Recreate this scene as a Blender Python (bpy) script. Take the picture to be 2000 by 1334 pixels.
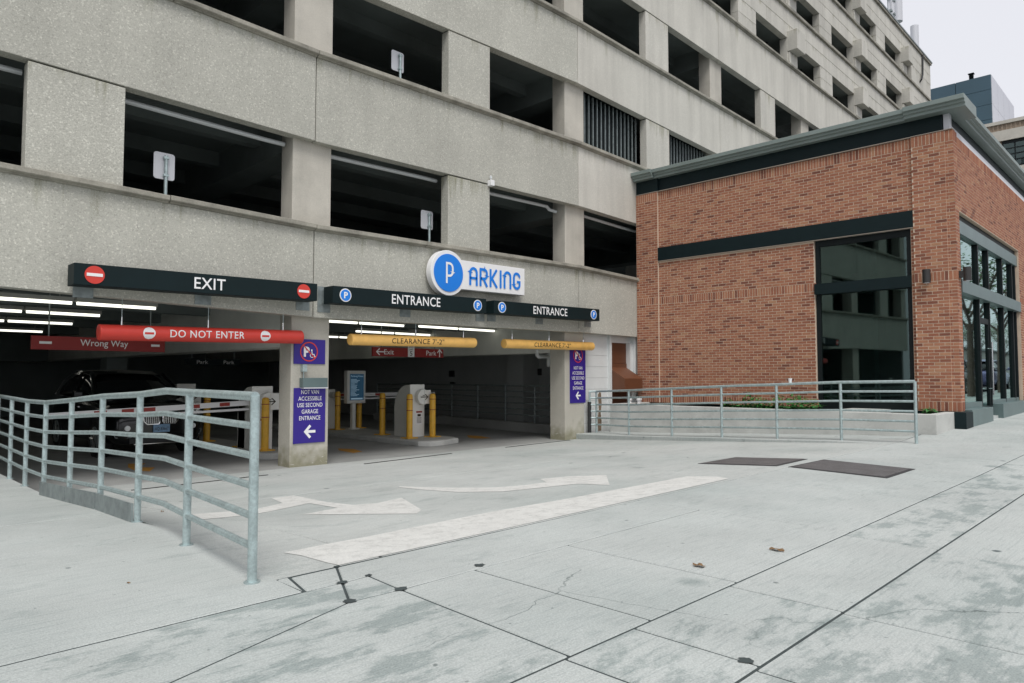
import bpy, bmesh, math, random
from mathutils import Vector, Matrix
rnd = random.Random(7)
R = math.radians
for o in list(bpy.data.objects): bpy.data.objects.remove(o)
scene = bpy.context.scene
COL = scene.collection

# ------------------------------------------------------------------ camera
FPX, YAW, PIT, CZ = 1376.0, R(45.54), R(2.795), 1.2
cam = bpy.data.cameras.new('Camera'); cam_o = bpy.data.objects.new('Camera', cam); COL.objects.link(cam_o)
cam.sensor_width = 36; cam.lens = FPX*36/2000; cam.clip_start = .05; cam.clip_end = 3000
cam_o.location = (0, 0, CZ); cam_o.rotation_euler = (math.pi/2+PIT, 0, -YAW)
scene.camera = cam_o
# ------------------------------------------------------------------ overcast sky, soft sun, exposure
SUN_EL, SUN_AZ = R(58), R(215)          # azimuth clockwise from +Y
w = bpy.data.worlds.new('World'); scene.world = w; w.use_nodes = True
nt = w.node_tree; nt.nodes.clear()
sky = nt.nodes.new('ShaderNodeTexSky'); sky.sky_type = 'NISHITA'; sky.sun_disc = False
sky.sun_elevation = SUN_EL; sky.sun_rotation = SUN_AZ; sky.air_density = 1.0; sky.dust_density = 4.0; sky.ozone_density = 1.0
hs = nt.nodes.new('ShaderNodeHueSaturation'); hs.inputs['Saturation'].default_value = .12
mx = nt.nodes.new('ShaderNodeMix'); mx.data_type = 'RGBA'; mx.inputs[0].default_value = .8
mx.inputs[7].default_value = (7.3, 7.4, 7.95, 1)   # even cloud deck
bg = nt.nodes.new('ShaderNodeBackground'); bg.inputs['Strength'].default_value = .088
wo = nt.nodes.new('ShaderNodeOutputWorld')
nt.links.new(sky.outputs[0], hs.inputs['Color']); nt.links.new(hs.outputs[0], mx.inputs[6])
nt.links.new(mx.outputs[2], bg.inputs['Color']); nt.links.new(bg.outputs[0], wo.inputs[0])
sl = bpy.data.lights.new('sun', 'SUN'); sl.energy = 1.5; sl.angle = R(25); sl.color = (1, .97, .93)
so = bpy.data.objects.new('sun', sl); COL.objects.link(so)
sd = Vector((math.sin(SUN_AZ)*math.cos(SUN_EL), math.cos(SUN_AZ)*math.cos(SUN_EL), math.sin(SUN_EL)))
so.rotation_euler = (-sd).to_track_quat('-Z', 'Y').to_euler(); so.location = (0, -20, 30)
vs = scene.view_settings; vs.view_transform = 'Standard'; vs.look = 'None'; vs.exposure = .52; vs.gamma = 1
scene.render.engine = 'CYCLES'

# ------------------------------------------------------------------ pixel rays -> points on the surfaces things stand on
fw = (math.sin(YAW)*math.cos(PIT), math.cos(YAW)*math.cos(PIT), math.sin(PIT))
rt = (math.cos(YAW), -math.sin(YAW), 0)
upv = (-math.sin(YAW)*math.sin(PIT), -math.cos(YAW)*math.sin(PIT), math.cos(PIT))
def ray(x, y):
    a = (x-1000)/FPX; b = (667-y)/FPX
    return tuple(fw[i]+a*rt[i]+b*upv[i] for i in range(3))
def atY(x, y, Y):
    r = ray(x, y); t = Y/r[1]; return (r[0]*t, Y, CZ+r[2]*t)
def atX(x, y, X):
    r = ray(x, y); t = X/r[0]; return (X, r[1]*t, CZ+r[2]*t)
def atZ(x, y, Z):
    r = ray(x, y); t = (Z-CZ)/r[2]; return (r[0]*t, r[1]*t, Z)
def lerp(pts, x):
    if x <= pts[0][0]: return pts[0][1]
    for (a, b), (c, d) in zip(pts, pts[1:]):
        if x <= c: return b+(d-b)*(x-a)/(c-a)
    return pts[-1][1]
ZF = -.42
def zs(X): return lerp([(-20, .02), (10, .02), (13.6, .035), (16.8, .15), (23.4, .25), (60, .6)], X)
def g(X, Y):
    a = zs(X)
    if Y <= 3.88: return a
    t = min(1, (Y-3.88)/7.67)
    z = a*(1-t)+ZF*t
    if X < 3.4:            # the slab warps up to meet the left walkway near the railing end
        k = max(0, min(1, (3.4-X)/1.25)); k = k*k*(3-2*k)*max(0, min(1, (8.2-Y)/2.2))
        z += (zl(Y)-.004-z)*k
    return z
def zl(Y): return lerp([(3.5, .02), (5.7, .016), (6.45, -.027), (7.55, -.065), (8.66, -.13), (9.75, -.186), (10.7, -.19), (20, -.19)], Y)
def wk(X, Y):
    b = lerp([(3.5, .04), (5, .01), (6.3, -.05), (7.3, -.09), (8.6, -.155), (9.9, -.22), (11.8, -.29)], Y)
    return b if Y > 4.4 else b+(zs(X)-b)*(4.4-Y)/.9 if Y > 3.5 else zs(X)
def onG(x, y, fn=g):
    z = 0
    for i in range(40):
        p = atZ(x, y, z); z = .5*z+.5*fn(p[0], p[1])
    return atZ(x, y, z)

# ------------------------------------------------------------------ materials
MATS = {}
def principled(name, col, rough=.6, metal=0, var=0, vscale=3, speck=0, sscale=60, bump=0, bscale=80, spec=.5, emit=0, streak=0, dirt=None, fleck=0):
    m = bpy.data.materials.new(name); m.use_nodes = True; n = m.node_tree; b = n.nodes['Principled BSDF']; L = n.links
    b.inputs['Roughness'].default_value = rough; b.inputs['Metallic'].default_value = metal
    b.inputs['Specular IOR Level'].default_value = spec
    c4 = (*col, 1)
    b.inputs['Base Color'].default_value = c4
    if emit:
        b.inputs['Emission Color'].default_value = c4; b.inputs['Emission Strength'].default_value = emit
    geo = n.nodes.new('ShaderNodeNewGeometry')
    last = None
    def mul(fac_sock, lo, hi, a, bb):
        nonlocal last
        mr = n.nodes.new('ShaderNodeMapRange'); mr.inputs[1].default_value = lo; mr.inputs[2].default_value = hi
        mr.inputs[3].default_value = a; mr.inputs[4].default_value = bb; L.new(fac_sock, mr.inputs[0])
        mm = n.nodes.new('ShaderNodeMix'); mm.data_type = 'RGBA'; mm.blend_type = 'MULTIPLY'; mm.inputs[0].default_value = 1
        if last is None: mm.inputs[6].default_value = c4
        else: L.new(last, mm.inputs[6])
        L.new(mr.outputs[0], mm.inputs[7]); last = mm.outputs[2]
    def noise(scale, detail=4, vec=None, rough=.55):
        t = n.nodes.new('ShaderNodeTexNoise'); t.inputs['Scale'].default_value = scale; t.inputs['Detail'].default_value = detail
        t.inputs['Roughness'].default_value = rough; L.new(vec or geo.outputs['Position'], t.inputs['Vector']); return t.outputs[0]
    if var: mul(noise(vscale, 5), .3, .7, 1-var, 1+var*.6)
    if speck: mul(noise(sscale, 2, rough=.7), .32, .68, 1-speck, 1+speck)
    if fleck:
        v = n.nodes.new('ShaderNodeTexVoronoi'); v.inputs['Scale'].default_value = 48; L.new(geo.outputs['Position'], v.inputs['Vector'])
        sp = n.nodes.new('ShaderNodeSeparateColor'); L.new(v.outputs['Color'], sp.inputs[0]); mul(sp.outputs[0], .80, 1, 1, 1+fleck); mul(sp.outputs[1], 0, .25, 1-fleck*.5, 1)
    if streak:
        mp = n.nodes.new('ShaderNodeMapping'); mp.inputs['Scale'].default_value = (1, 1, .09); L.new(geo.outputs['Position'], mp.inputs['Vector'])
        mul(noise(2.2, 4, mp.outputs[0]), .42, .72, 1+streak*.1, 1-streak)
    if dirt:
        # broad irregular soiling
        mul(noise(dirt[1], 6, rough=.65), .5, .75, 1, 1-dirt[0])
    if last is not None: L.new(last, b.inputs['Base Color'])
    if bump:
        bm = n.nodes.new('ShaderNodeBump'); bm.inputs['Strength'].default_value = bump; bm.inputs['Distance'].default_value = .01
        L.new(noise(bscale, 3), bm.inputs['Height']); L.new(bm.outputs[0], b.inputs['Normal'])
    MATS[name] = m
    return m
def slab_mat(name, col, patch, spots=True, lo=.53):
    """broom-finished concrete with damp patches, gum spots and fine speckle"""
    m = principled(name, col, .82, var=.10, vscale=.9, speck=.16, sscale=110, bump=.35, bscale=130)
    n = m.node_tree; L = n.links; b = n.nodes['Principled BSDF']
    src = b.inputs['Base Color'].links[0].from_socket
    geo = n.nodes.new('ShaderNodeNewGeometry')
    def layer(src, sock, lo, hi, tint):
        mr = n.nodes.new('ShaderNodeMapRange'); mr.inputs[1].default_value = lo; mr.inputs[2].default_value = hi; L.new(sock, mr.inputs[0])
        mm = n.nodes.new('ShaderNodeMix'); mm.data_type = 'RGBA'; mm.blend_type = 'MULTIPLY'; L.new(mr.outputs[0], mm.inputs[0]); L.new(src, mm.inputs[6])
        mm.inputs[7].default_value = (*tint, 1); return mm.outputs[2]
    # stretched patches
    mp = n.nodes.new('ShaderNodeMapping'); mp.inputs['Rotation'].default_value = (0, 0, .5); mp.inputs['Scale'].default_value = (1, 2.2, 1); L.new(geo.outputs['Position'], mp.inputs['Vector'])
    t = n.nodes.new('ShaderNodeTexNoise'); t.inputs['Scale'].default_value = 1.5; t.inputs['Detail'].default_value = 12; t.inputs['Roughness'].default_value = .76; L.new(mp.outputs[0], t.inputs['Vector'])
    src = layer(src, t.outputs[0], lo, lo+.075, tuple(1-patch*k for k in (1.05, .92, .92)))
    mp3 = n.nodes.new('ShaderNodeMapping'); mp3.inputs['Rotation'].default_value = (0, 0, .75); mp3.inputs['Scale'].default_value = (2.5, 48, 1); L.new(geo.outputs['Position'], mp3.inputs['Vector'])
    t4 = n.nodes.new('ShaderNodeTexNoise'); t4.inputs['Scale'].default_value = 1.5; t4.inputs['Detail'].default_value = 6; L.new(mp3.outputs[0], t4.inputs['Vector'])
    src = layer(src, t4.outputs[0], .50, .72, (.80, .82, .83))
    t2 = n.nodes.new('ShaderNodeTexNoise'); t2.inputs['Scale'].default_value = .35; t2.inputs['Detail'].default_value = 6; L.new(geo.outputs['Position'], t2.inputs['Vector'])
    src = layer(src, t2.outputs[0], .45, .75, (.80, .84, .84))
    if spots:
        nz = n.nodes.new('ShaderNodeTexNoise'); nz.inputs['Scale'].default_value = 9; L.new(geo.outputs['Position'], nz.inputs['Vector'])
        av = n.nodes.new('ShaderNodeMix'); av.data_type = 'VECTOR'; av.inputs[0].default_value = .05; L.new(geo.outputs['Position'], av.inputs[4]); L.new(nz.outputs[1], av.inputs[5])
        for sc, thr, tint in ((1.05, .034, (.22, .26, .27)), (2.4, .034, (.45, .48, .48)), (6.5, .05, (.6, .62, .62)), (.55, .055, (.66, .70, .70))):
            v = n.nodes.new('ShaderNodeTexVoronoi'); v.inputs['Scale'].default_value = sc; v.inputs['Randomness'].default_value = 1; L.new(av.outputs[1], v.inputs['Vector'])
            src = layer(src, v.outputs['Distance'], thr*1.25, thr*.75, tint)
    # hairline cracks: edges of a large warped cell pattern, broken up by noise
    nz2 = n.nodes.new('ShaderNodeTexNoise'); nz2.inputs['Scale'].default_value = 2.5; nz2.inputs['Detail'].default_value = 6; L.new(geo.outputs['Position'], nz2.inputs['Vector'])
    av2 = n.nodes.new('ShaderNodeMix'); av2.data_type = 'VECTOR'; av2.inputs[0].default_value = .22; L.new(geo.outputs['Position'], av2.inputs[4]); L.new(nz2.outputs[1], av2.inputs[5])
    ve = n.nodes.new('ShaderNodeTexVoronoi'); ve.feature = 'DISTANCE_TO_EDGE'; ve.inputs['Scale'].default_value = .34; L.new(av2.outputs[1], ve.inputs['Vector'])
    mk = n.nodes.new('ShaderNodeMapRange'); mk.inputs[1].default_value = .50; mk.inputs[2].default_value = .56; L.new(t2.outputs[0], mk.inputs[0])
    m0 = n.nodes.new('ShaderNodeMapRange'); m0.inputs[1].default_value = .0011; m0.inputs[2].default_value = .0004; L.new(ve.outputs['Distance'], m0.inputs[0])
    ml = n.nodes.new('ShaderNodeMath'); ml.operation = 'MULTIPLY'; L.new(mk.outputs[0], ml.inputs[0]); L.new(m0.outputs[0], ml.inputs[1])
    src = layer(src, ml.outputs[0], 0, 1, (.45, .48, .48))
    L.new(src, b.inputs['Base Color'])
    return m
def weather(name):
    m = MATS[name]; n = m.node_tree; L = n.links; b = n.nodes['Principled BSDF']; src = b.inputs['Base Color'].links[0].from_socket
    oi = n.nodes.new('ShaderNodeObjectInfo'); mr = n.nodes.new('ShaderNodeMapRange'); mr.inputs[3].default_value = .93; mr.inputs[4].default_value = 1.05; L.new(oi.outputs['Random'], mr.inputs[0])
    m1 = n.nodes.new('ShaderNodeMix'); m1.data_type = 'RGBA'; m1.blend_type = 'MULTIPLY'; m1.inputs[0].default_value = 1; L.new(src, m1.inputs[6]); L.new(mr.outputs[0], m1.inputs[7])
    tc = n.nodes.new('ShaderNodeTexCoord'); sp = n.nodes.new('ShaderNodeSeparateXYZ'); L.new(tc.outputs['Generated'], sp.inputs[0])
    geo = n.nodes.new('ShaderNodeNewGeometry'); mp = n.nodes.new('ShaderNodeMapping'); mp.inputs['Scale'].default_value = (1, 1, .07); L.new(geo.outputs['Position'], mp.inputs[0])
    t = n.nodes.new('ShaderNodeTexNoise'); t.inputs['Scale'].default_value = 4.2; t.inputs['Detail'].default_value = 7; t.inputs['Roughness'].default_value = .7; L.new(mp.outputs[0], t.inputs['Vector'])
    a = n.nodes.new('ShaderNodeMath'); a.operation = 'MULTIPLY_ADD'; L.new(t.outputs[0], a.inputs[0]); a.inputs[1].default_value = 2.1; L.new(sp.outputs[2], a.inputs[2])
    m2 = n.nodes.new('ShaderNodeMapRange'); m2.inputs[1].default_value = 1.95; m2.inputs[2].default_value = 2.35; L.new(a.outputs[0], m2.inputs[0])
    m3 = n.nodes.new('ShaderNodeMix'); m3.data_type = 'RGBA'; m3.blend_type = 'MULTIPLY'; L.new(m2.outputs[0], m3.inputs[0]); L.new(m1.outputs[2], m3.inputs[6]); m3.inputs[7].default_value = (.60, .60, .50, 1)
    # a thin dirty line where water drips off the coping
    m4 = n.nodes.new('ShaderNodeMapRange'); m4.inputs[1].default_value = .93; m4.inputs[2].default_value = .985; m4.inputs[4].default_value = .7; L.new(sp.outputs[2], m4.inputs[0])
    L.new(m3.outputs[2], b.inputs['Base Color'])
slab_mat('walk', (.435, .46, .443), .13, lo=.56)
slab_mat('walk_damp', (.44, .465, .448), .33, lo=.49)
slab_mat('drive', (.45, .468, .448), .14, lo=.54)
principled('joint_fill', (.045, .058, .058), .95, var=.3, vscale=8)
principled('asphalt', (.06, .06, .062), .9, var=.2, vscale=2, speck=.3, sscale=120)
principled('garage_floor', (.30, .305, .295), .7, var=.25, vscale=.6, speck=.1, dirt=(.35, .5))
principled('aggregate', (.465, .46, .405), .9, var=.09, vscale=.8, speck=.14, sscale=60, bump=.7, bscale=55, streak=.07, fleck=.34)
principled('aggregate_fine', (.55, .535, .48), .9, var=.08, vscale=.7, speck=.08, sscale=45, bump=.3, bscale=70, streak=.15, fleck=.12)
principled('smooth_concrete', (.50, .475, .415), .8, var=.12, vscale=1.3, speck=.06, sscale=40, streak=.16, dirt=(.2, 1.2))
principled('coping', (.33, .315, .265), .85, var=.3, vscale=2.5, speck=.12, sscale=30, dirt=(.45, 1.6), bump=.2)
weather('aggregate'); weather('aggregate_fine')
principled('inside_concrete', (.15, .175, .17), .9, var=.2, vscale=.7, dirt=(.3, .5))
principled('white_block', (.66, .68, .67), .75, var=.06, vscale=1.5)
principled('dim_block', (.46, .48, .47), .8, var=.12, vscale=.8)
principled('beam_paint', (.66, .67, .62), .75, var=.15, vscale=1)
principled('galvanised', (.44, .53, .53), .42, metal=.55, var=.22, vscale=14, speck=.12, sscale=60, bump=.1)
principled('dark_galv', (.28, .32, .32), .55, metal=.5, var=.25, vscale=10)
principled('black_panel', (.006, .015, .017), .55, var=.12, vscale=3, spec=.18)
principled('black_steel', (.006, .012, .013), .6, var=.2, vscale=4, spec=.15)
principled('frame_black', (.007, .011, .012), .5, spec=.2)
principled('beam_grey', (.115, .165, .165), .4, var=.12, vscale=2)
principled('cornice_metal', (.20, .245, .23), .5, var=.12, vscale=1.2)
principled('flashing', (.58, .59, .62), .5, metal=.1)
principled('thin_flashing', (.36, .31, .26), .6)
principled('red_paint', (.62, .045, .03), .42, var=.06, vscale=4)
principled('red_sign', (.26, .016, .013), .5, var=.06)
principled('white_paint', (.80, .80, .80), .45, var=.04, vscale=4)
principled('white_ink', (.82, .82, .82), .5)
principled('yellow_paint', (.92, .54, .15), .42, var=.10, vscale=5, dirt=(.12, 6))
principled('bollard_yellow', (.80, .45, .04), .42, var=.12, vscale=6, dirt=(.2, 7))
principled('dark_ink', (.03, .02, .01), .5)
principled('blue_paint', (.005, .20, .72), .38)
principled('purple_sign', (.028, .012, .23), .38, var=.05)
principled('red_ink', (.62, .04, .03), .45)
principled('band_red', (.30, .03, .02), .5)
principled('kiosk_white', (.80, .80, .76), .42, var=.05, vscale=3)
principled('kiosk_grey', (.60, .60, .55), .5, var=.06)
principled('orange_line', (.55, .26, .03), .8, var=.3, vscale=6)
principled('rubber', (.012, .013, .013), .7)
principled('iron_plate', (.135, .13, .13), .6, metal=.3, var=.2, vscale=4, speck=.35, sscale=110, bump=.6, bscale=120)
principled('iron_plate_rim', (.05, .05, .052), .6, metal=.3)
principled('brown_metal', (.135, .05, .022), .5, var=.10, vscale=3)
principled('planter_concrete', (.50, .505, .48), .85, var=.13, vscale=2, speck=.08, sscale=60, dirt=(.22, 2.2), bump=.2)
principled('soil', (.05, .035, .022), 1, var=.4, vscale=20)
principled('leaf', (.05, .20, .045), .5, var=.4, vscale=18)
principled('tree_leaf', (.06, .13, .035), .6, var=.4, vscale=4)
principled('bark', (.09, .07, .055), .9, var=.3, vscale=8)
principled('dead_leaf', (.20, .12, .055), .8, var=.4, vscale=60)
principled('car_black', (.004, .005, .006), .12, spec=.6)
principled('car_silver', (.42, .43, .47), .25, metal=.6)
principled('car_purple', (.20, .20, .36), .25, metal=.4)
principled('car_glass', (.01, .012, .013), .04, spec=.8)
principled('chrome', (.75, .75, .75), .12, metal=1)
principled('lamp_glass', (.72, .74, .76), .12, metal=.3, spec=.8)
principled('plate_blue', (.25, .42, .62), .5, var=.2, vscale=20)
principled('plastic_dark', (.02, .021, .022), .55)
principled('bronze', (.028, .026, .025), .5, var=.1)
principled('tube_lit', (1, .99, .88), .5, emit=1.15)
principled('lamp_body', (.40, .40, .37), .5)
principled('screen', (.012, .035, .06), .25, emit=.6)
principled('screen_text', (.22, .32, .40), .4, emit=.35)
principled('conduit', (.62, .65, .66), .45)
principled('blue_cladding', (.035, .08, .11), .45, var=.12, vscale=.3)
principled('pale_cladding', (.52, .53, .58), .4, var=.04)
principled('tan_brick', (.30, .24, .18), .9, var=.15, vscale=2, speck=.2, sscale=9)
principled('stone', (.50, .48, .42), .85, var=.1)
principled('street_wall', (.55, .54, .5), .85, var=.15, vscale=.6)
principled('rust', (.22, .16, .11), .9, var=.3, vscale=9)
principled('mortar', (.60, .48, .37), .95, var=.12, vscale=6, speck=.1)
def stamp_paint(name, col):
    m = principled(name, col, .75, var=.05, vscale=3, speck=.08, sscale=80)
    n = m.node_tree; L = n.links; b = n.nodes['Principled BSDF']; out = n.nodes['Material Output']
    geo = n.nodes.new('ShaderNodeNewGeometry'); t = n.nodes.new('ShaderNodeTexNoise'); t.inputs['Scale'].default_value = 7; t.inputs['Detail'].default_value = 14; t.inputs['Roughness'].default_value = .85
    L.new(geo.outputs['Position'], t.inputs['Vector'])
    mr = n.nodes.new('ShaderNodeMapRange'); mr.inputs[1].default_value = .33; mr.inputs[2].default_value = .52; mr.inputs[3].default_value = .62; mr.inputs[4].default_value = .95; L.new(t.outputs[0], mr.inputs[0])
    tr = n.nodes.new('ShaderNodeBsdfTransparent'); ms = n.nodes.new('ShaderNodeMixShader'); L.new(mr.outputs[0], ms.inputs[0]); L.new(tr.outputs[0], ms.inputs[1]); L.new(b.outputs[0], ms.inputs[2]); L.new(ms.outputs[0], out.inputs[0])
stamp_paint('road_paint', (.63, .63, .60))
stamp_paint('orange_paint', (.55, .27, .04))
def glass_mat(name, tint, ior=1.55):
    m = bpy.data.materials.new(name); m.use_nodes = True; n = m.node_tree; n.nodes.clear(); L = n.links
    fr = n.nodes.new('ShaderNodeFresnel'); fr.inputs[0].default_value = ior
    gl = n.nodes.new('ShaderNodeBsdfGlossy'); gl.inputs['Roughness'].default_value = .022; gl.inputs['Color'].default_value = (.72, .93, .90, 1)
    tr = n.nodes.new('ShaderNodeBsdfTransparent'); tr.inputs[0].default_value = (*tint, 1)
    ms = n.nodes.new('ShaderNodeMixShader'); o = n.nodes.new('ShaderNodeOutputMaterial')
    mlt = n.nodes.new('ShaderNodeMath'); mlt.operation = 'MULTIPLY'; mlt.inputs[1].default_value = 1.7; mlt.use_clamp = True
    L.new(fr.outputs[0], mlt.inputs[0]); L.new(mlt.outputs[0], ms.inputs[0]); L.new(tr.outputs[0], ms.inputs[1]); L.new(gl.outputs[0], ms.inputs[2]); L.new(ms.outputs[0], o.inputs[0])
    MATS[name] = m
glass_mat('pane_glass', (.35, .48, .46), 1.6)
def brick_mat():
    m = principled('brick', (.3, .14, .085), .88, var=.10, vscale=5, speck=.14, sscale=90, bump=.35, bscale=140)
    n = m.node_tree; L = n.links
    at = n.nodes.new('ShaderNodeAttribute'); at.attribute_name = 'bc'
    cr = n.nodes.new('ShaderNodeValToRGB'); e = cr.color_ramp.elements
    stops = [(0, (.165, .060, .039)), (.14, (.215, .080, .049)), (.3, (.305, .117, .068)), (.55, (.355, .148, .084)), (.8, (.385, .175, .100)), (1, (.42, .22, .125))]
    e[0].position, e[0].color = 0, (*stops[0][1], 1); e[1].position, e[1].color = 1, (*stops[-1][1], 1)
    for p, c in stops[1:-1]: k = e.new(p); k.color = (*c, 1)
    L.new(at.outputs['Fac'], cr.inputs[0])
    # first multiply node takes the base colour on input 6
    first = [q for q in n.nodes if q.bl_idname == 'ShaderNodeMix' and not q.inputs[6].is_linked][0]
    L.new(cr.outputs[0], first.inputs[6])
brick_mat()

def pillar_mat():
    m = principled('pillar_concrete', (.47, .45, .39), .8, var=.10, vscale=1.3, speck=.06, sscale=40, dirt=(.12, 1.2))
    n = m.node_tree; L = n.links; b = n.nodes['Principled BSDF']; src = b.inputs['Base Color'].links[0].from_socket
    geo = n.nodes.new('ShaderNodeNewGeometry'); sp = n.nodes.new('ShaderNodeSeparateXYZ'); L.new(geo.outputs['Position'], sp.inputs[0])
    t = n.nodes.new('ShaderNodeTexNoise'); t.inputs['Scale'].default_value = 5; t.inputs['Detail'].default_value = 7; L.new(geo.outputs['Position'], t.inputs['Vector'])
    ad = n.nodes.new('ShaderNodeMath'); ad.operation = 'MULTIPLY_ADD'; L.new(t.outputs[0], ad.inputs[0]); ad.inputs[1].default_value = -.9; L.new(sp.outputs[2], ad.inputs[2])
    mr = n.nodes.new('ShaderNodeMapRange'); mr.inputs[1].default_value = -.85; mr.inputs[2].default_value = -.45; mr.inputs[3].default_value = 1; mr.inputs[4].default_value = 0; L.new(ad.outputs[0], mr.inputs[0])
    mm = n.nodes.new('ShaderNodeMix'); mm.data_type = 'RGBA'; mm.blend_type = 'MULTIPLY'; L.new(mr.outputs[0], mm.inputs[0]); L.new(src, mm.inputs[6]); mm.inputs[7].default_value = (.55, .55, .44, 1)
    t2 = n.nodes.new('ShaderNodeTexNoise'); t2.inputs['Scale'].default_value = 9; t2.inputs['Detail'].default_value = 8; t2.inputs['Roughness'].default_value = .7; mp = n.nodes.new('ShaderNodeMapping'); mp.inputs['Rotation'].default_value = (0, .7, 0); mp.inputs['Scale'].default_value = (1, 1, 3); L.new(geo.outputs['Position'], mp.inputs[0]); L.new(mp.outputs[0], t2.inputs['Vector'])
    m2 = n.nodes.new('ShaderNodeMapRange'); m2.inputs[1].default_value = .60; m2.inputs[2].default_value = .66; L.new(t2.outputs[0], m2.inputs[0])
    ml = n.nodes.new('ShaderNodeMath'); ml.operation = 'MULTIPLY'; L.new(m2.outputs[0], ml.inputs[0]); L.new(mr.outputs[0], ml.inputs[1])
    m3 = n.nodes.new('ShaderNodeMix'); m3.data_type = 'RGBA'; L.new(ml.outputs[0], m3.inputs[0]); L.new(mm.outputs[2], m3.inputs[6]); m3.inputs[7].default_value = (.6, .59, .53, 1); L.new(m3.outputs[2], b.inputs['Base Color'])
pillar_mat()

# ------------------------------------------------------------------ mesh builder
WLOC = {}
def dot(a, b): return sum(x*y for x, y in zip(a, b))
class MB:
    def __init__(s): s.v = []; s.f = []; s.fa = []
    def add(s, vs, fs, val=None):
        k = len(s.v); s.v += [tuple(p) for p in vs]; s.f += [tuple(i+k for i in f) for f in fs]
        s.fa += [0 if val is None else val]*len(fs); return s
    def hexa(s, p, val=None, skip=()):
        fs = [(0, 3, 2, 1), (4, 5, 6, 7), (0, 1, 5, 4), (1, 2, 6, 5), (2, 3, 7, 6), (3, 0, 4, 7)]
        return s.add(p, [f for i, f in enumerate(fs) if i not in skip], val)
    def box(s, x0, x1, y0, y1, z0, z1, val=None, skip=()):
        return s.hexa([(x0, y0, z0), (x1, y0, z0), (x1, y1, z0), (x0, y1, z0), (x0, y0, z1), (x1, y0, z1), (x1, y1, z1), (x0, y1, z1)], val, skip)
    def shear(s, x0, x1, y0, y1, zb0, zb1, zt0, zt1):       # box whose bottom and top slope along X
        return s.hexa([(x0, y0, zb0), (x1, y0, zb1), (x1, y1, zb1), (x0, y1, zb0), (x0, y0, zt0), (x1, y0, zt1), (x1, y1, zt1), (x0, y1, zt0)])
    def cyl(s, p, q, r, n=14, r2=None, caps=True):
        p, q = Vector(p), Vector(q); r2 = r if r2 is None else r2
        d = (q-p).normalized(); a = d.orthogonal().normalized(); b = d.cross(a)
        vs = []
        for c, rr in ((p, r), (q, r2)):
            for i in range(n):
                t = 2*math.pi*i/n; vs.append(c+a*math.cos(t)*rr+b*math.sin(t)*rr)
        fs = [(i, (i+1) % n, n+(i+1) % n, n+i) for i in range(n)]
        if caps: fs += [tuple(range(n-1, -1, -1)), tuple(range(n, 2*n))]
        return s.add(vs, fs)
    def tube(s, pts, r, n=12):
        pts = [Vector(p) for p in pts]
        rings = []; prev = None
        for i, p in enumerate(pts):
            if i == 0: d = pts[1]-p
            elif i == len(pts)-1: d = p-pts[i-1]
            else: d = (pts[i+1]-p).normalized()+(p-pts[i-1]).normalized()
            d.normalize()
            a = prev-d*prev.dot(d) if prev is not None else d.orthogonal()
            a.normalize(); prev = a; b = d.cross(a)
            rings.append([p+a*math.cos(2*math.pi*k/n)*r+b*math.sin(2*math.pi*k/n)*r for k in range(n)])
        vs = [v for rg in rings for v in rg]; fs = []
        for i in range(len(rings)-1):
            for k in range(n): fs.append((i*n+k, i*n+(k+1) % n, (i+1)*n+(k+1) % n, (i+1)*n+k))
        fs += [tuple(range(n-1, -1, -1)), tuple(range((len(rings)-1)*n, len(rings)*n))]
        return s.add(vs, fs)
    def prism(s, poly, fn, d0, d1):     # 2-D polygon (u,v) -> fn(u,v,d)
        n = len(poly)
        vs = [fn(u, v, d0) for u, v in poly]+[fn(u, v, d1) for u, v in poly]
        fs = [tuple(range(n-1, -1, -1)), tuple(range(n, 2*n))]+[(i, (i+1) % n, n+(i+1) % n, n+i) for i in range(n)]
        return s.add(vs, fs)
    def build(s, name, mat, parent=None, smooth=False, bevel=0, attr=False, origin=None, segs=2):
        if not s.v: return None
        xs, ys, zs_ = zip(*s.v)
        o0 = origin or ((min(xs)+max(xs))/2, (min(ys)+max(ys))/2, min(zs_))
        me = bpy.data.meshes.new(name); me.from_pydata([(x-o0[0], y-o0[1], z-o0[2]) for x, y, z in s.v], [], s.f)
        bm = bmesh.new(); bm.from_mesh(me); bmesh.ops.recalc_face_normals(bm, faces=bm.faces); bm.to_mesh(me); bm.free()
        if attr:
            a = me.attributes.new('bc', 'FLOAT', 'FACE'); a.data.foreach_set('value', s.fa)
        me.materials.append(MATS[mat])
        if smooth:
            for p in me.polygons: p.use_smooth = True
            me.set_sharp_from_angle(angle=R(35))
        ob = bpy.data.objects.new(name, me); COL.objects.link(ob)
        place(ob, o0, parent)
        if bevel:
            mo = ob.modifiers.new('bevel', 'BEVEL'); mo.width = bevel; mo.segments = segs; mo.limit_method = 'ANGLE'; mo.angle_limit = R(40)
        return ob
def place(ob, loc, parent):
    if parent is not None:
        ob.parent = parent; p = WLOC[parent.name]; ob.location = tuple(loc[i]-p[i] for i in range(3))
    else: ob.location = loc
    WLOC[ob.name] = tuple(loc)
def tag(o, label, cat, group=None):
    o['label'] = label; o['category'] = cat
    if group: o['group'] = group
    return o
def thing(name, label, cat, loc, group=None):
    o = bpy.data.objects.new(name, None); o.empty_display_size = .2; COL.objects.link(o); place(o, loc, None)
    return tag(o, label, cat, group)
def struct(o): o['kind'] = 'structure'; return o
def stuff(o): o['kind'] = 'stuff'; return o
def copy_tree(o, parent=None, loc=None):
    c = o.copy(); COL.objects.link(c)
    if parent is not None: c.parent = parent
    if loc is not None: c.location = loc
    for ch in o.children: copy_tree(ch, c)
    return c
def face_y(Y): return lambda u, v, d: (u, Y-d, v)         # drawn on a plane facing -Y, d = thickness toward viewer
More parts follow.
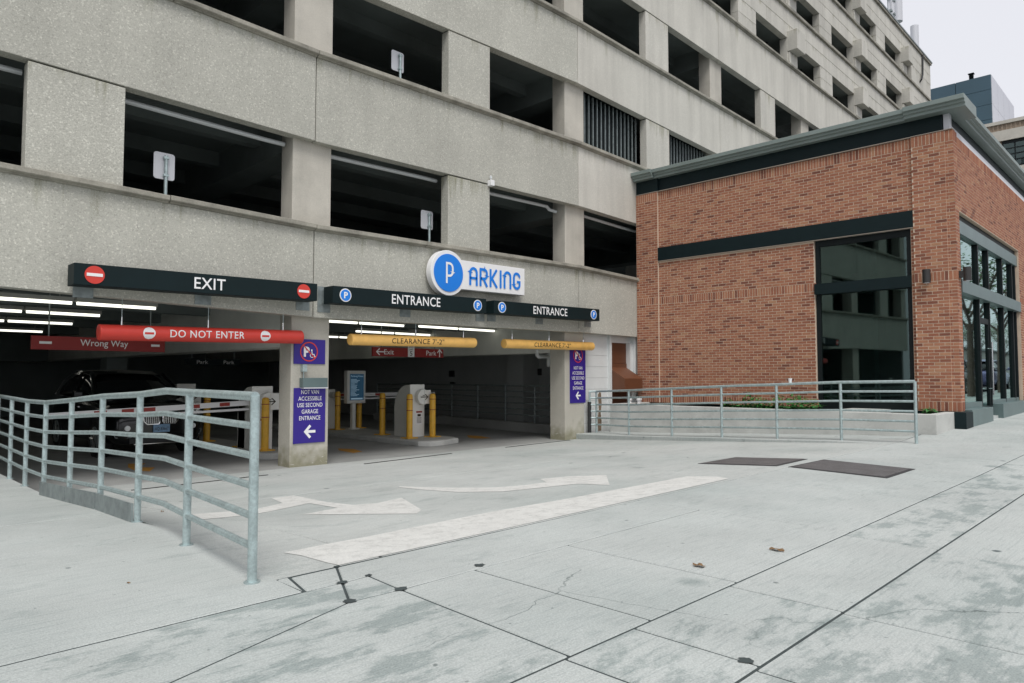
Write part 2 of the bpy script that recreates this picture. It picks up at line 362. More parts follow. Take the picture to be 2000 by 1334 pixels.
def text_mb(mb, s, u0, v0, width, height, fn, d=.006, bold=0, slope=0, spacing=1.0, line=None, cuts=0):
    """flat lettering: s fitted in the box (u0,v0,width,height) of the plane fn"""
    cu = bpy.data.curves.new('t', 'FONT'); cu.body = s; cu.size = 1; cu.offset = bold; cu.space_character = spacing; cu.resolution_u = 3
    if line: cu.space_line = line; cu.align_x = 'CENTER'
    ob = bpy.data.objects.new('t', cu); COL.objects.link(ob)
    dg = bpy.context.evaluated_depsgraph_get(); me = ob.evaluated_get(dg).to_mesh()
    co = [v.co.copy() for v in me.vertices]; fs = [tuple(p.vertices) for p in me.polygons]
    ob.evaluated_get(dg).to_mesh_clear(); bpy.data.objects.remove(ob); bpy.data.curves.remove(cu)
    if cuts:
        tm = bmesh.new(); tv = [tm.verts.new(c) for c in co]
        for f in fs:
            try: tm.faces.new([tv[i] for i in f])
            except ValueError: pass
        lo_, hi_ = min(c.y for c in co), max(c.y for c in co)
        for k in range(1, cuts): bmesh.ops.bisect_plane(tm, geom=tm.verts[:]+tm.edges[:]+tm.faces[:], plane_co=(0, lo_+(hi_-lo_)*k/cuts, 0), plane_no=(0, 1, 0))
        tm.verts.index_update(); co = [v.co.copy() for v in tm.verts]; fs = [tuple(v.index for v in f.verts) for f in tm.faces]; tm.free()
    ax, bx = min(c.x for c in co), max(c.x for c in co); ay, by = min(c.y for c in co), max(c.y for c in co)
    vs = []
    for c in co:
        u = u0+(c.x-ax)/(bx-ax)*width; v = v0+(c.y-ay)/(by-ay)*height+slope*(u-u0); vs.append(fn(u, v, d))
    mb.add(vs, fs)
def disc_mb(mb, cu, cv, ru, rv, fn, d, n=40, th=.0):
    if th: mb.prism([(cu+ru*math.cos(2*math.pi*i/n), cv+rv*math.sin(2*math.pi*i/n)) for i in range(n)], fn, d-th, d)
    else: mb.add([fn(cu+ru*math.cos(2*math.pi*i/n), cv+rv*math.sin(2*math.pi*i/n), d) for i in range(n)], [tuple(range(n))])
def ring_mb(mb, cu, cv, r0, r1, fn, d, n=40):
    vs = []
    for i in range(n):
        c, s_ = math.cos(2*math.pi*i/n), math.sin(2*math.pi*i/n)
        vs += [fn(cu+r0*c, cv+r0*s_, d), fn(cu+r1*c, cv+r1*s_, d)]
    mb.add(vs, [(2*i, 2*i+1, (2*i+3) % (2*n), (2*i+2) % (2*n)) for i in range(n)])
def stroke_mb(mb, pts, w_, fn, d):     # thick flat polyline with square ends and mitred joints
    n = len(pts); L_, R_ = [], []
    for i, (x, y) in enumerate(pts):
        a = pts[max(0, i-1)]; b = pts[min(n-1, i+1)]
        d1 = (x-a[0], y-a[1]) if i else (b[0]-x, b[1]-y); d2 = (b[0]-x, b[1]-y) if i < n-1 else d1
        l1 = math.hypot(*d1) or 1; l2 = math.hypot(*d2) or 1
        n1 = (-d1[1]/l1, d1[0]/l1); n2 = (-d2[1]/l2, d2[0]/l2)
        m = (n1[0]+n2[0], n1[1]+n2[1]); k = m[0]*n1[0]+m[1]*n1[1]
        k = w_/2/max(k, .35)
        L_.append((x+m[0]*k, y+m[1]*k)); R_.append((x-m[0]*k, y-m[1]*k))
    vs = [fn(*p, d) for p in L_]+[fn(*p, d) for p in R_]
    mb.add(vs, [(i, i+1, n+i+1, n+i) for i in range(n-1)])
def arc(cx, cy, rx, ry, a0, a1, n=8): return [(cx+rx*math.cos(R(a0+(a1-a0)*i/n)), cy+ry*math.sin(R(a0+(a1-a0)*i/n))) for i in range(n+1)]

# ================================================================== SETTING: ground
def sheet(name, mat, x0, x1, y0, y1, nx, ny, fn, parent=None, drop=0):
    mb = MB(); vs = []
    for j in range(ny+1):
        for i in range(nx+1):
            X = x0+(x1-x0)*i/nx; Y = y0+(y1-y0)*j/ny; vs.append((X, Y, fn(X, Y)-drop))
    mb.add(vs, [(j*(nx+1)+i, j*(nx+1)+i+1, (j+1)*(nx+1)+i+1, (j+1)*(nx+1)+i) for j in range(ny) for i in range(nx)])
    return mb.build(name, mat, parent, smooth=True)
def slab(name, mat, quad, fn, parent, gap=.0065, n=5, th=.05, rise=0):
    """one poured slab: quad of four (x,y) corners, bilinear top at ground height, edges dropped"""
    c = [Vector(q) for q in quad]; m = sum(c, Vector((0, 0)))/4
    q = []
    for p in c:
        dv = m-p; q.append(p+Vector((math.copysign(gap, dv.x), math.copysign(gap, dv.y))))
    mb = MB(); vs = []
    e = .012
    us = [0]+[k/n for k in range(n+1)]+[1]
    us = [0]+[k/n for k in range(1, n)]+[1]
    N = len(us)
    for b in us:
        for a in us:
            p = q[0]*(1-a)*(1-b)+q[1]*a*(1-b)+q[2]*a*b+q[3]*(1-a)*b
            vs.append((p.x, p.y, fn(p.x, p.y)+rise))
    fs = [(j*N+i, j*N+i+1, (j+1)*N+i+1, (j+1)*N+i) for j in range(N-1) for i in range(N-1)]
    # skirt
    ring = [i for i in range(N)]+[j*N+N-1 for j in range(1, N)]+[(N-1)*N+i for i in range(N-2, -1, -1)]+[j*N for j in range(N-2, 0, -1)]
    k = len(vs)
    vs += [(vs[i][0], vs[i][1], vs[i][2]-th) for i in ring]
    M = len(ring)
    fs += [(ring[i], k+i, k+(i+1) % M, ring[(i+1) % M]) for i in range(M)]
    mb.add(vs, fs)
    return mb.build(name, mat, parent, bevel=.006, segs=1)
ground = struct(sheet('ground', 'asphalt', -400, 600, -400, 700, 10, 10, lambda X, Y: -1.2))
road = struct(sheet('road', 'asphalt', -60, 140, -16, -3.2, 40, 4, lambda X, Y: zs(X)-.15))
road2 = struct(sheet('side_road', 'asphalt', 26.5, 140, -3.3, -.5, 60, 2, lambda X, Y: zs(X)-.13))
sidewalk = struct(sheet('sidewalk', 'joint_fill', -14, 90, -.45, 3.9, 520, 2, lambda X, Y: zs(X), drop=.005))
def SW(mat, *q): return slab('slab', mat, q, g, sidewalk)
XS = [-14, -11, -8.5, -6, -4, -2.2, -.6]
# left of the drive: rows Y -3.2..-1, -1..1.95 ...
Yr = [-3.2, -1.2, .3, 1.95]
Xr = XS+[.9, 2.3]
def rowY(Y0, Y1, xs, mats):
    for i in range(len(xs)-1):
        SW(mats[i % len(mats)], (xs[i], Y0), (xs[i+1], Y0), (xs[i+1], Y1), (xs[i], Y1))
for a, b in zip(Yr, Yr[1:]): rowY(a, b, Xr, ['walk_damp', 'walk'])
# between Y=1.95 and the walkway joint (Y=3.52), left of X=2.3 - split by a slanting saw cut
rowY(1.95, 3.52, XS, ['walk'])
def poly_slab(mat, pts, gap=.0065):
    n = len(pts); P_ = [Vector(p) for p in pts]; out = []
    for k in range(n):
        a, b, c = P_[k-1], P_[k], P_[(k+1) % n]; d1 = (b-a).normalized(); d2 = (c-b).normalized()
        n1, n2 = Vector((-d1.y, d1.x)), Vector((-d2.y, d2.x)); m_ = n1+n2; out.append(b+m_*gap/max(.3, m_.dot(n1)))
    mb_ = MB(); mb_.prism([(p.x, p.y) for p in out], lambda u, v, d: (u, v, d), -.03, .02); return mb_.build('slab', mat, sidewalk, bevel=.006, segs=1)
px_ = lambda x, y: onG(x, y)[:2]
JA, JB, JC, JD, JE, JF, JG = px_(657.7, 1107.7), px_(669, 1138), px_(683, 1175), px_(720, 1124.4), px_(783, 1151), px_(566, 1128), px_(597, 1155)
JK = (JE[0]-.06, 1.95)
poly_slab('walk_damp', [(-.6, 1.95), JK, JE, JC, (-.6, 2.33)])
poly_slab('walk_damp', [(-.6, 2.33), JC, JB, JG, (-.6, 3.525)])
poly_slab('walk_damp', [JC, JE, JD, JB])
poly_slab('walk', [JG, JB, JA, JF])
poly_slab('walk', [(2.006, 3.58), (2.066, 3.87), (2.012, 3.87)], gap=-.006)
poly_slab('walk', [JB, JD, JE, (5.65, 3.22), (5.65, 3.88), JA])
poly_slab('walk', [JK, (2.95, 1.95), (2.95, 3.22), JE])
# across the drive: Y 3.2..3.88, 1.95..3.2, 1.33..1.95
xa = [2.34, 3.0, 3.87, 5.65, 7.6, 9.5, 11.4, 13.3, 15.1, 16.9, 18.8, 20.7, 22.6, 24.5, 28, 32, 36, 41, 46, 52, 60, 70, 80, 90]
rowY(1.95, 3.22, [2.95, 3.83, 5.65], ['walk'])
for i in range(3, len(xa)-1): SW('walk', (xa[i], 1.95), (xa[i+1], 1.95), (xa[i+1], 3.88), (xa[i], 3.88))
rowY(1.33, 1.95, [2.3, 2.8, 3.73, 5.5, 7.6, 11.4], ['walk_damp', 'walk_damp', 'walk'])
rowY(1.33, 1.95, xa[6:], ['walk'])
rowY(-.4, 1.33, [2.3, 2.75, 3.7, 5.4, 7.6, 9.5, 11.4]+xa[7:], ['walk_damp', 'walk_damp', 'walk_damp', 'walk', 'walk'])
fore = sheet('sidewalk_base', 'joint_fill', -14, 26.4, -3.2, -.46, 202, 2, lambda X, Y: zs(X), parent=sidewalk, drop=.006)
rowY(-3.2, -.4, [2.3, 3.7, 5.4, 7.6, 9.5, 11.4, 13.3, 15.1, 16.9, 18.8, 20.7, 22.6, 24.5, 26.4], ['walk_damp', 'walk'])
for px, py, rr_ in ((669, 1138, .05), (683, 1175, .055), (783, 1151, .06), (936, 1105, .055), (1456, 1291, .05), (720, 1124, .03), (658, 1107, .03)):
    c = onG(px, py); m_t = MB(); n_ = 18
    poly_ = [(c[0]+rr_*.8*rnd.uniform(.6, 1.1)*math.cos(2*math.pi*k/n_), c[1]+rr_*.8*rnd.uniform(.5, .9)*math.sin(2*math.pi*k/n_)) for k in range(n_)]
    m_t.add([(u, v, c[2]+.004) for u, v in poly_], [tuple(range(n_))]); m_t.build('tar_patch', 'joint_fill', sidewalk)
# left walkway beside the ramp
lw = struct(sheet('left_walkway', 'joint_fill', -14, 2.05, 3.5, 20, 8, 110, lambda X, Y: zl(Y), drop=.006))
ys = [3.52, 7.2, 10.6, 14, 20]; xsl = [-14, -9, -4, -1, 2.1]
for i in range(4):
    for j in range(4):
        q = ((xsl[i], ys[j]), (xsl[i+1] if i < 3 else (JG[0] if j == 0 else 2.12), JG[1] if (j == 0 and i == 3) else ys[j]), (xsl[i+1] if i < 3 else 2.12, ys[j+1]), (xsl[i], ys[j+1]))
        slab('slab', 'walk', q, lambda X, Y: zl(Y), lw, gap=.013 if j == 0 else .007, n=22)
mb = MB(); N_ = 24
for i in range(N_):
    a, b = 3.9+(20-3.9)*i/N_, 3.9+(20-3.9)*(i+1)/N_
    xa0, xb0 = min(2.125, 1.88+(a-3.9)*.2), min(2.125, 1.88+(b-3.9)*.2)
    mb.add([(xa0, a, zl(a)-.012), (xb0, b, zl(b)-.012), (xb0, b, -.6), (xa0, a, -.6)], [(0, 1, 2, 3)])
mb.build('retaining_face', 'walk', lw)
# drive and garage floor
drive = struct(sheet('driveway', 'joint_fill', 1.6, 14.3, 3.88, 11.9, 64, 64, g, drop=.006))
KERB = [onG(x, y) for x, y in ((1735, 866), (1648, 865), (1500, 863.6), (1300, 860.6), (1180, 858.7), (1110, 856))]
def kerb_x(Y): return lerp([(p[1], p[0]) for p in KERB], Y)
for (x0, x1) in ((1.85, 2.74), (2.74, 8.2), (8.2, 14.2)):
    for (y0, y1) in ((3.88, 7.7), (7.7, 11.58)):
        q = ((x0, y0), (x1, y0), (x1, y1), (x0, y1))
        slab('slab', 'drive', q, g, drive, gap=.007, n=22)
gf = struct(sheet('garage_floor', 'garage_floor', -8, 17, 11.57, 46, 10, 10, lambda X, Y: ZF))
# right walkway with its kerb
rw = struct(sheet('right_walkway', 'walk', 13.3, 16.7, 3.9, 11.6, 2, 30, lambda X, Y: wk(X, Y) if X > 15 else -.75, drop=.02))
mb = MB(); topv, NN = [], 36
for i in range(NN+1):
    Y = 3.9+(11.55-3.9)*i/NN; kx = kerb_x(Y); topv.append((kx, Y))
vs = []; fs = []
for i, (kx, Y) in enumerate(topv):
    z = wk(kx, Y)
    z = max(z, g(kx, Y)+.003)
    vs += [(kx, Y, min(g(kx, Y)-.03, z-.05)), (kx, Y, z-.012), (kx+.012, Y, z), (kx+.16, Y, z), (kx+.17, Y, z-.002), (16.72, Y, wk(16, Y)+.002)]
for i in range(NN):
    for k in range(5): fs.append((i*6+k, i*6+k+1, i*6+6+k+1, i*6+6+k))
mb.add(vs, fs); kb = mb.build('kerb_and_paving', 'walk', rw)

# ================================================================== PARKING GARAGE
PF, CF, CPF = 11.40, 11.55, 11.30          # panel face, column face, coping face
J = [-8.6, -1.05, 6.51, 14.07, 21.66, 29.2, 36.8, 44.4, 48.4]
garage = thing('parking_garage', 'tall concrete parking garage of aggregate panels with long dark open decks', 'building', (14, 11.55, ZF))
def lin(tab):
    return lambda X, b: tab[b][0]+(tab[b][1]-tab[b][0])*(X-J[b])/(J[b+1]-J[b])
T = {  # per bay (left z, right z)
 'b1': [(2.55, 2.47), (2.475, 2.255), (2.25, 2.315), (2.32, 2.25)],
 'c1': [(4.30, 4.11), (4.11, 3.93), (3.93, 4.035), (4.035, 3.81)],
 'b2': [(5.80, 5.63), (5.63, 5.475), (5.465, 5.595), (5.60, 5.41)],
 'c2': [(7.50, 7.32), (7.32, 7.135), (7.135, 7.27), (7.265, 7.14), (7.14, 7.0)],
 'b3': [(8.92, 8.76), (8.76, 8.59), (8.59, 8.83), (8.83, 8.63), (8.63, 8.5)],
 'c3': [(10.75, 10.55), (10.55, 10.35), (10.35, 10.48), (10.48, 10.34), (10.34, 10.2), (10.2, 10.06), (10.06, 9.9), (9.9, 9.85)],
 'b4': [(12.4, 12.2), (12.2, 12.0), (12.0, 12.05), (12.05, 11.92), (11.92, 11.79), (11.79, 11.68), (11.68, 11.57), (11.57, 11.5)],
 'c4': [(14.0, 13.95), (13.95, 13.85), (13.85, 13.77), (13.77, 13.71), (13.71, 13.58), (13.58, 13.47), (13.47, 13.35), (13.35, 13.29)],
}
TF = {k: lin(v) for k, v in T.items()}
def spandrel(kb_, kt, b, mat):
    zb, zt = TF[kb_], TF[kt]; x0, x1 = J[b]+.009, J[b+1]-.009
    MB().shear(x0, x1, PF, PF+.22, zb(x0, b), zb(x1, b), zt(x0, b)-.11, zt(x1, b)-.11).build('spandrel_panel', mat, garage, bevel=.008)
    MB().shear(J[b]-.01, J[b+1]+.01, PF+.10, PF+.19, zb(J[b], b)+.02, zb(J[b+1], b)+.02, zt(J[b], b)-.13, zt(J[b+1], b)-.13).build('joint_backing', 'joint_fill', garage)
    # coping stones
    n = 3
    for i in range(n):
        a, c = J[b]+(J[b+1]-J[b])*i/n+.005, J[b]+(J[b+1]-J[b])*(i+1)/n-.005
        ta, tc = zt(a, b), zt(c, b); dz = rnd.uniform(-.004, .004)
        m = MB()
        vs = []
        for X, t in ((a, ta), (c, tc)):
            for (y, z) in ((CPF, t-.075+dz), (CPF, t+dz), (PF+.30, t+dz), (PF+.30, t-.112+dz), (PF-.035, t-.112+dz), (PF-.035, t-.095+dz), (CPF+.02, t-.085+dz)): vs.append((X, y, z))
        m.add(vs, [tuple(range(6, -1, -1)), tuple(range(7, 14))]+[(k, (k+1) % 7, 7+(k+1) % 7, 7+k) for k in range(7)])
        m.build('coping_stone', 'coping', garage, bevel=.006, segs=1)
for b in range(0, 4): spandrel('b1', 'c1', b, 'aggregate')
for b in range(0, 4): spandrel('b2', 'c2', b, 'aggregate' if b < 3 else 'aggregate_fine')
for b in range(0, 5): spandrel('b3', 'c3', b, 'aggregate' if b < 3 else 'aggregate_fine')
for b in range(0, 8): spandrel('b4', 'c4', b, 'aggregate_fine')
# columns, middle piers
def levels(b):
    L_ = [('c1', 'b2'), ('c2', 'b3'), ('c3', 'b4')]
    return L_
for lo, hi in (('c1', 'b2'), ('c2', 'b3'), ('c3', 'b4')):
    nb = min(len(T[lo]), len(T[hi]))
    for b in range(nb):
        zc, zh = TF[lo], TF[hi]
        m = (J[b]+J[b+1])/2
        MB().shear(m-.615, m+.615, PF+.01, PF+.24, zc(m-.615, b)-.02, zc(m+.615, b)-.02, zh(m-.615, b)+.02-.045, zh(m+.615, b)+.02-.045).build('pier_panel', 'aggregate' if b < 3 else 'aggregate_fine', garage, bevel=.006)
        MB().box(m-.6, m+.6, PF+.07, PF+.25, zh(m, b)-.08, zh(m, b)+.05).build('pier_cap', 'joint_fill', garage)
        X = J[b]
        MB().box(X-.36, X+.42, CF, CF+.42, zc(X, b)-.10, zh(X, b)+.3).build('column', 'smooth_concrete', garage, bevel=.012)
# ground-floor pillars
p1 = MB().box(6.19, 6.95, CF+.03, CF+.46, ZF-.03, 2.6).build('pillar', 'pillar_concrete', garage, bevel=.012)
MB().box(13.68, 14.46, CF+.0, CF+.5, ZF-.03, 2.7).build('pillar', 'pillar_concrete', garage, bevel=.012)
MB().box(-1.4, -.6, CF, CF+.5, ZF, 2.8).build('pillar', 'pillar_concrete', garage, bevel=.012)
# deck slabs, cross beams and inner walls
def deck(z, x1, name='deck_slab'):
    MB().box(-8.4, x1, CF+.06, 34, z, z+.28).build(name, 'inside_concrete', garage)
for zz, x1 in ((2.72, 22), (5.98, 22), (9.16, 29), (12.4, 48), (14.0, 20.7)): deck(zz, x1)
for zz in (5.98, 9.16, 12.4):
    for X in J[1:7]:
        if zz < 7 and X > 22: continue
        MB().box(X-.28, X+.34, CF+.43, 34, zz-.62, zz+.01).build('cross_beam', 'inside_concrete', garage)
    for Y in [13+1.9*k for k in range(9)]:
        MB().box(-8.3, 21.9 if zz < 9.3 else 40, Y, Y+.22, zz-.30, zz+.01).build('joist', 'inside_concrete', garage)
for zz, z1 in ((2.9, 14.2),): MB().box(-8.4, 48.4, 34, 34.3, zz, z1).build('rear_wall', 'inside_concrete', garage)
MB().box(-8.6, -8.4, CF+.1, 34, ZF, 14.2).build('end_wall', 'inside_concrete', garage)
# ground-floor interior walls and dropped beams
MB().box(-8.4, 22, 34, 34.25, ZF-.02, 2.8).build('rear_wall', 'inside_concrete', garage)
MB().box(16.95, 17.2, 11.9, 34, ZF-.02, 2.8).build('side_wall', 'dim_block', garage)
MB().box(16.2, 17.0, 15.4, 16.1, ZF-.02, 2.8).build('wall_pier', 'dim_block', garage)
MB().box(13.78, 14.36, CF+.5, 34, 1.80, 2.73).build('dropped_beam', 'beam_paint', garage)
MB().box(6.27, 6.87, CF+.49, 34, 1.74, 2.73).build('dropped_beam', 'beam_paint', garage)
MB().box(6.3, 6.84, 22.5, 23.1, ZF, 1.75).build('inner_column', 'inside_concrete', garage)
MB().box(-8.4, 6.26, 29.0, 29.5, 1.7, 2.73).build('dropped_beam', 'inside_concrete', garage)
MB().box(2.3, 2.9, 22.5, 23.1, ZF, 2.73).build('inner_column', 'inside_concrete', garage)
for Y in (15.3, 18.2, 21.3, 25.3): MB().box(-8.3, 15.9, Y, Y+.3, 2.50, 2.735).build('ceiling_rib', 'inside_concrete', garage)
# conduits under the spandrels
for (b, a, c) in ((1, -.7, 2.1), (1, 3.35, 6.1), (2, 6.95, 9.66), (2, 10.93, 13.65), (3, 14.5, 17.2)):
    zz = TF['b2']; m = MB()
    pts = [(a, PF+.42, zz(a, b)-.07), (c-.35, PF+.42, zz(c, b)-.07)]
    if b == 2 and a > 10: pts += [(c-.25, PF+.42, zz(c, b)-.14), (c+.02, PF+.42, zz(c, b)-.15)]
    else: pts += [(c+.02, PF+.42, zz(c, b)-.07)]
    m.tube(pts, .042, 8); m.build('conduit', 'conduit', garage, smooth=True)
# wind grilles in the third bay
def grille(x0, x1, zlo, zhi):
    gr = MB().box(x0, x1, PF+.36, PF+.40, zhi(x1)-.06, zhi(x1)).build('louvre_frame', 'black_steel', garage)
    n = int((x1-x0)/.17)
    for i in range(n):
        X = x0+.07+(x1-x0-.12)*i/(n-1)
        MB().box(X-.012, X+.012, PF+.32, PF+.36, zlo(X)-.03, zhi(X)+.03).build('louvre_slat', 'dark_galv', gr)
    MB().box(x0-.1, x1+.1, PF+.50, PF+.52, zlo(x0)-.3, zhi(x0)+.2).build('louvre_screen', 'black_steel', garage)
for a, c in ((14.5, 17.22), (18.49, 21.28)):
    grille(a, c, lambda X: TF['c2'](X, 3)-.03, lambda X: TF['b3'](X, 3)+.0)
# white block return, brown access panel beside the second pillar
MB().box(14.44, 15.62, CF+.10, CF+.35, -.5, 2.5).build('block_wall', 'white_block', garage)
MB().box(15.62, 15.70, CF+.02, CF+.35, -.5, 2.5).build('block_jamb', 'white_block', garage)
MB().box(15.70, 17.0, CF+.10, CF+.35, 2.12, 2.6).build('block_head', 'white_block', garage)
MB().box(16.56, 16.70, CF+.02, CF+.35, -.5, 2.12).build('block_jamb', 'white_block', garage)
MB().box(15.70, 16.56, CF+.16, CF+.30, 1.55, 2.12).build('access_panel', 'brown_metal', garage)
MB().box(15.70, 16.56, CF+.14, CF+.29, -.5, 1.545).build('access_panel', 'brown_metal', garage)
MB().box(16.71, 22, CF-.06, CF+.4, -.5, 2.6).build('block_wall', 'white_block', garage)
for k in range(8):
    zz = -.35+.30*k
    MB().box(14.47, 15.61, CF+.096, CF+.10, zz, zz+.007).build('block_course_line', 'dim_block', garage)
MB().prism([(15.17, -.28), (15.3, -.27), (15.32, .0), (15.28, .2), (15.33, .45), (15.3, .74), (15.24, .78), (15.17, .7), (15.2, .3), (15.15, .05)], face_y(CF+.1), 0, .004).build('rust_stain', 'rust', garage)
MB().cyl((14.62, CF-.04, -.33), (14.62, CF-.04, .52), .05, 10).build('downpipe', 'plastic_dark', garage, smooth=True)
# ---- upper storeys: narrow window, panel, wide window, projecting bay block
S_ = -.0125
def off(z0): return lambda X: z0+S_*(X-22)
Z4, Z5, Z6, ZR = 13.71, 16.03, 18.36, 20.72
def strip(x0, x1, y0, y1, fb, ft, name, mat, bev=.01):
    return MB().shear(x0, x1, y0, y1, fb(x0), fb(x1), ft(x0), ft(x1)).build(name, mat, garage, bevel=bev)
for li, (zb, zt) in enumerate(((Z4, Z5), (Z5, Z6), (Z6, ZR))):
    for b in range(3, 8):
        x0, x1 = J[b], min(J[b+1], 48.4)
        # spandrel in two courses, split by joints
        for (za, zc) in ((zb+1.02, zb+1.58), (zb+1.595, zt-.12)):
            n = 4
            for i in range(n):
                a, c = x0+(x1-x0)*i/n+.006, x0+(x1-x0)*(i+1)/n-.006
                strip(a, c, PF, PF+.25, off(za), off(zc), 'upper_panel', 'aggregate_fine', .006)
        strip(x0-.01, x1+.01, PF+.10, PF+.2, off(zb+1.03), off(zt-.13), 'joint_backing', 'joint_fill', 0)
        strip(x0+.004, x1-.004, PF-.09, PF+.3, off(zt-.12), off(zt), 'coping_stone', 'coping')
        if b == 7: strip(x0+.0, x1, PF+.01, PF+.3, off(zb-.05), off(zb+1.02), 'upper_panel', 'aggregate_fine')
        else:
            u = x0-.75
            strip(u+2.22, u+3.62, PF+.006, PF+.3, off(zb-.02), off(zb+.50), 'upper_panel', 'aggregate_fine', .004)
            strip(u+2.22, u+3.62, PF+.006, PF+.3, off(zb+.51), off(zb+1.012), 'upper_panel', 'aggregate_fine', .004)
            strip(u+6.35, u+7.15, PF+.006, PF+.3, off(zb-.02), off(zb+1.012), 'upper_panel', 'aggregate_fine', .004)
            # projecting block: upper block over a smaller lower one
            strip(u+6.36, u+7.15, PF-.40, PF+.02, off(zb+.46), off(zb+1.28), 'bay_block', 'aggregate_fine', .015)
            strip(u+6.38, u+7.13, PF-.085, PF+.5, off(zb-.02), off(zb+.445), 'bay_block', 'aggregate_fine', .015)
            for (wa, wc) in ((u+7.15-7.55, u+2.22), (u+3.62, u+6.35)):
                if wa < x0-.9: wa = x0-.6
                strip(wc-.12, wc-.06, PF+.76, PF+.82, off(zb-.05), off(zb+1.05), 'window_frame', 'frame_black', 0)
for z0 in (Z4, Z5, Z6):
    strip(21.0, 48.3, PF+.9, PF+1.0, off(z0-.1), off(z0+1.4), 'inner_shade_sheet', 'black_steel', 0)  # flat black sheet paints in the shade deep inside the open windows
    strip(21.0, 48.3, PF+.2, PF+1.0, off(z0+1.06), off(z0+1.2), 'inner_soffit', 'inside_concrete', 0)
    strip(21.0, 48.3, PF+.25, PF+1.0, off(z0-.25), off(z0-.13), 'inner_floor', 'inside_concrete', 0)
strip(21.0, 48.45, PF-.12, PF+.35, off(ZR), off(ZR+.08), 'roof_edge', 'dark_galv', 0)
strip(21.0, 48.4, PF+.1, 34, off(ZR-.35), off(ZR-.1), 'roof_slab', 'inside_concrete', 0)
MB().box(48.1, 48.39, PF+.02, 34, 5, 20.2).build('end_wall', 'aggregate_fine', garage)
MB().box(20.8, 21.0, PF+.05, 34, 13.8, 20.6).build('end_wall', 'aggregate_fine', garage)
MB().tube([atY(1802, 106, PF-.06), atY(1802, 146, PF-.06), atY(1800, 155, PF-.1), atY(1793, 165, PF+.1)], .05, 6).build('roof_cable', 'plastic_dark', garage, smooth=True)
# ================================================================== BRICK STORE
BX, BY, BM_ = 16.65, 3.55, 16.71
store = thing('brick_store', 'single-storey red brick store with black steel lintels and grey cornice', 'building', (18, 6, .1))
bricks = []        # (axis, plane, u0,u1,z0,z1)
C_, M_ = .0677, .0125
def course(axis, plane, u0, u1, z0, shift, holes):
    L_ = .203; u = u0-((shift % 1)*L_)
    while u < u1-1e-6:
        a, b = max(u, u0), min(u+L_, u1)
        seg = [(a, b)]
        for (h0, h1, hz0, hz1) in holes:
            if z0+C_*.6 > hz0 and z0+C_*.4 < hz1:
                ns = []
                for s0, s1 in seg:
                    if s1 <= h0 or s0 >= h1: ns.append((s0, s1)); continue
                    if s0 < h0: ns.append((s0, h0))
                    if s1 > h1: ns.append((h1, s1))
                seg = ns
        for s0, s1 in seg:
            e0 = .001 if s0 == u0 else M_/2; e1 = .001 if s1 == u1 else M_/2
            if s1-s0 > .025: bricks.append((axis, plane, s0+e0, s1-e1, z0+M_/2, z0+C_-M_/2))
        u += L_
def soldier(axis, plane, u0, u1, z0, h, holes=()):
    n = max(1, round((u1-u0)/C_)); wv = (u1-u0)/n
    for i in range(n):
        a = u0+i*wv
        if any(h0 < a+wv/2 < h1 and hz0 < z0+h/2 < hz1 for h0, h1, hz0, hz1 in holes): continue
        bricks.append((axis, plane, a+M_/2, a+wv-M_/2, z0+M_/2, z0+h-M_/2))
def wall(axis, plane, u0, u1, holes=(), ztop=6.32, zb=.47):
    soldier(axis, plane, u0, u1, zb, .2, holes)
    z = zb+.2; k = 0
    while z < 3.17: course(axis, plane, u0, u1, z, .5*(k % 2), holes); z += C_; k += 1
    soldier(axis, plane, u0, u1, 3.177, .2, holes)
    z = 3.377
    while z+C_ <= ztop-.2+.01: course(axis, plane, u0, u1, z, .5*(k % 2), holes); z += C_; k += 1
    soldier(axis, plane, u0, u1, z, ztop-z, holes)
WIN = (4.40, 6.45)
wall('x', BX, 10.69, 11.385)
wall('x', BM_, 4.33, 10.69, holes=((WIN[0], WIN[1], .3, 4.37), (4.33, 10.69, 4.36, 4.755)))
wall('x', BX, 3.70, 4.33)
wall('x', BX+.02, 3.55, 3.70)
wall('y', BY, 16.67, 17.0, ztop=6.32)
wall('y', BY, 17.0, 27.0, holes=((17.0, 23.6, 0, 4.66),), ztop=6.24)
def brick_faces(mb, b, val):
    ax, pl, u0, u1, z0, z1 = b; d = .10; p = pl+rnd.uniform(-.001, .001)
    if ax == 'x':
        mb.hexa([(p, u0, z0), (p, u1, z0), (p+d, u1, z0), (p+d, u0, z0), (p, u0, z1), (p, u1, z1), (p+d, u1, z1), (p+d, u0, z1)], val, skip=(4,))
    else: mb.hexa([(u0, p, z0), (u1, p, z0), (u1, p+d, z0), (u0, p+d, z0), (u0, p, z1), (u1, p, z1), (u1, p+d, z1), (u0, p+d, z1)], val, skip=(4,))
def brick_val():
    r = rnd.random()
    return rnd.uniform(0, .24) if r < .11 else rnd.uniform(.25, .82) if r < .93 else rnd.uniform(.82, 1)
full = [i for i, b in enumerate(bricks) if b[0] == 'x' and abs((b[3]-b[2])-(.203-M_)) < 1e-4 and abs((b[5]-b[4])-(C_-M_)) < 1e-4]
full.sort(key=lambda i: bricks[i][2]**2+bricks[i][1]**2+(bricks[i][4]-1.2)**2)
near = set(full[:300])
protos = []
for k in range(12):
    m = MB(); m.hexa([(0, 0, 0), (0, .203-M_, 0), (.1, .203-M_, 0), (.1, 0, 0), (0, 0, C_-M_), (0, .203-M_, C_-M_), (.1, .203-M_, C_-M_), (.1, 0, C_-M_)], brick_val())
    me = bpy.data.meshes.new('brick'); me.from_pydata(m.v, [], m.f)
    a = me.attributes.new('bc', 'FLOAT', 'FACE'); a.data.foreach_set('value', m.fa); me.materials.append(MATS['brick']); protos.append(me)
rest = MB()
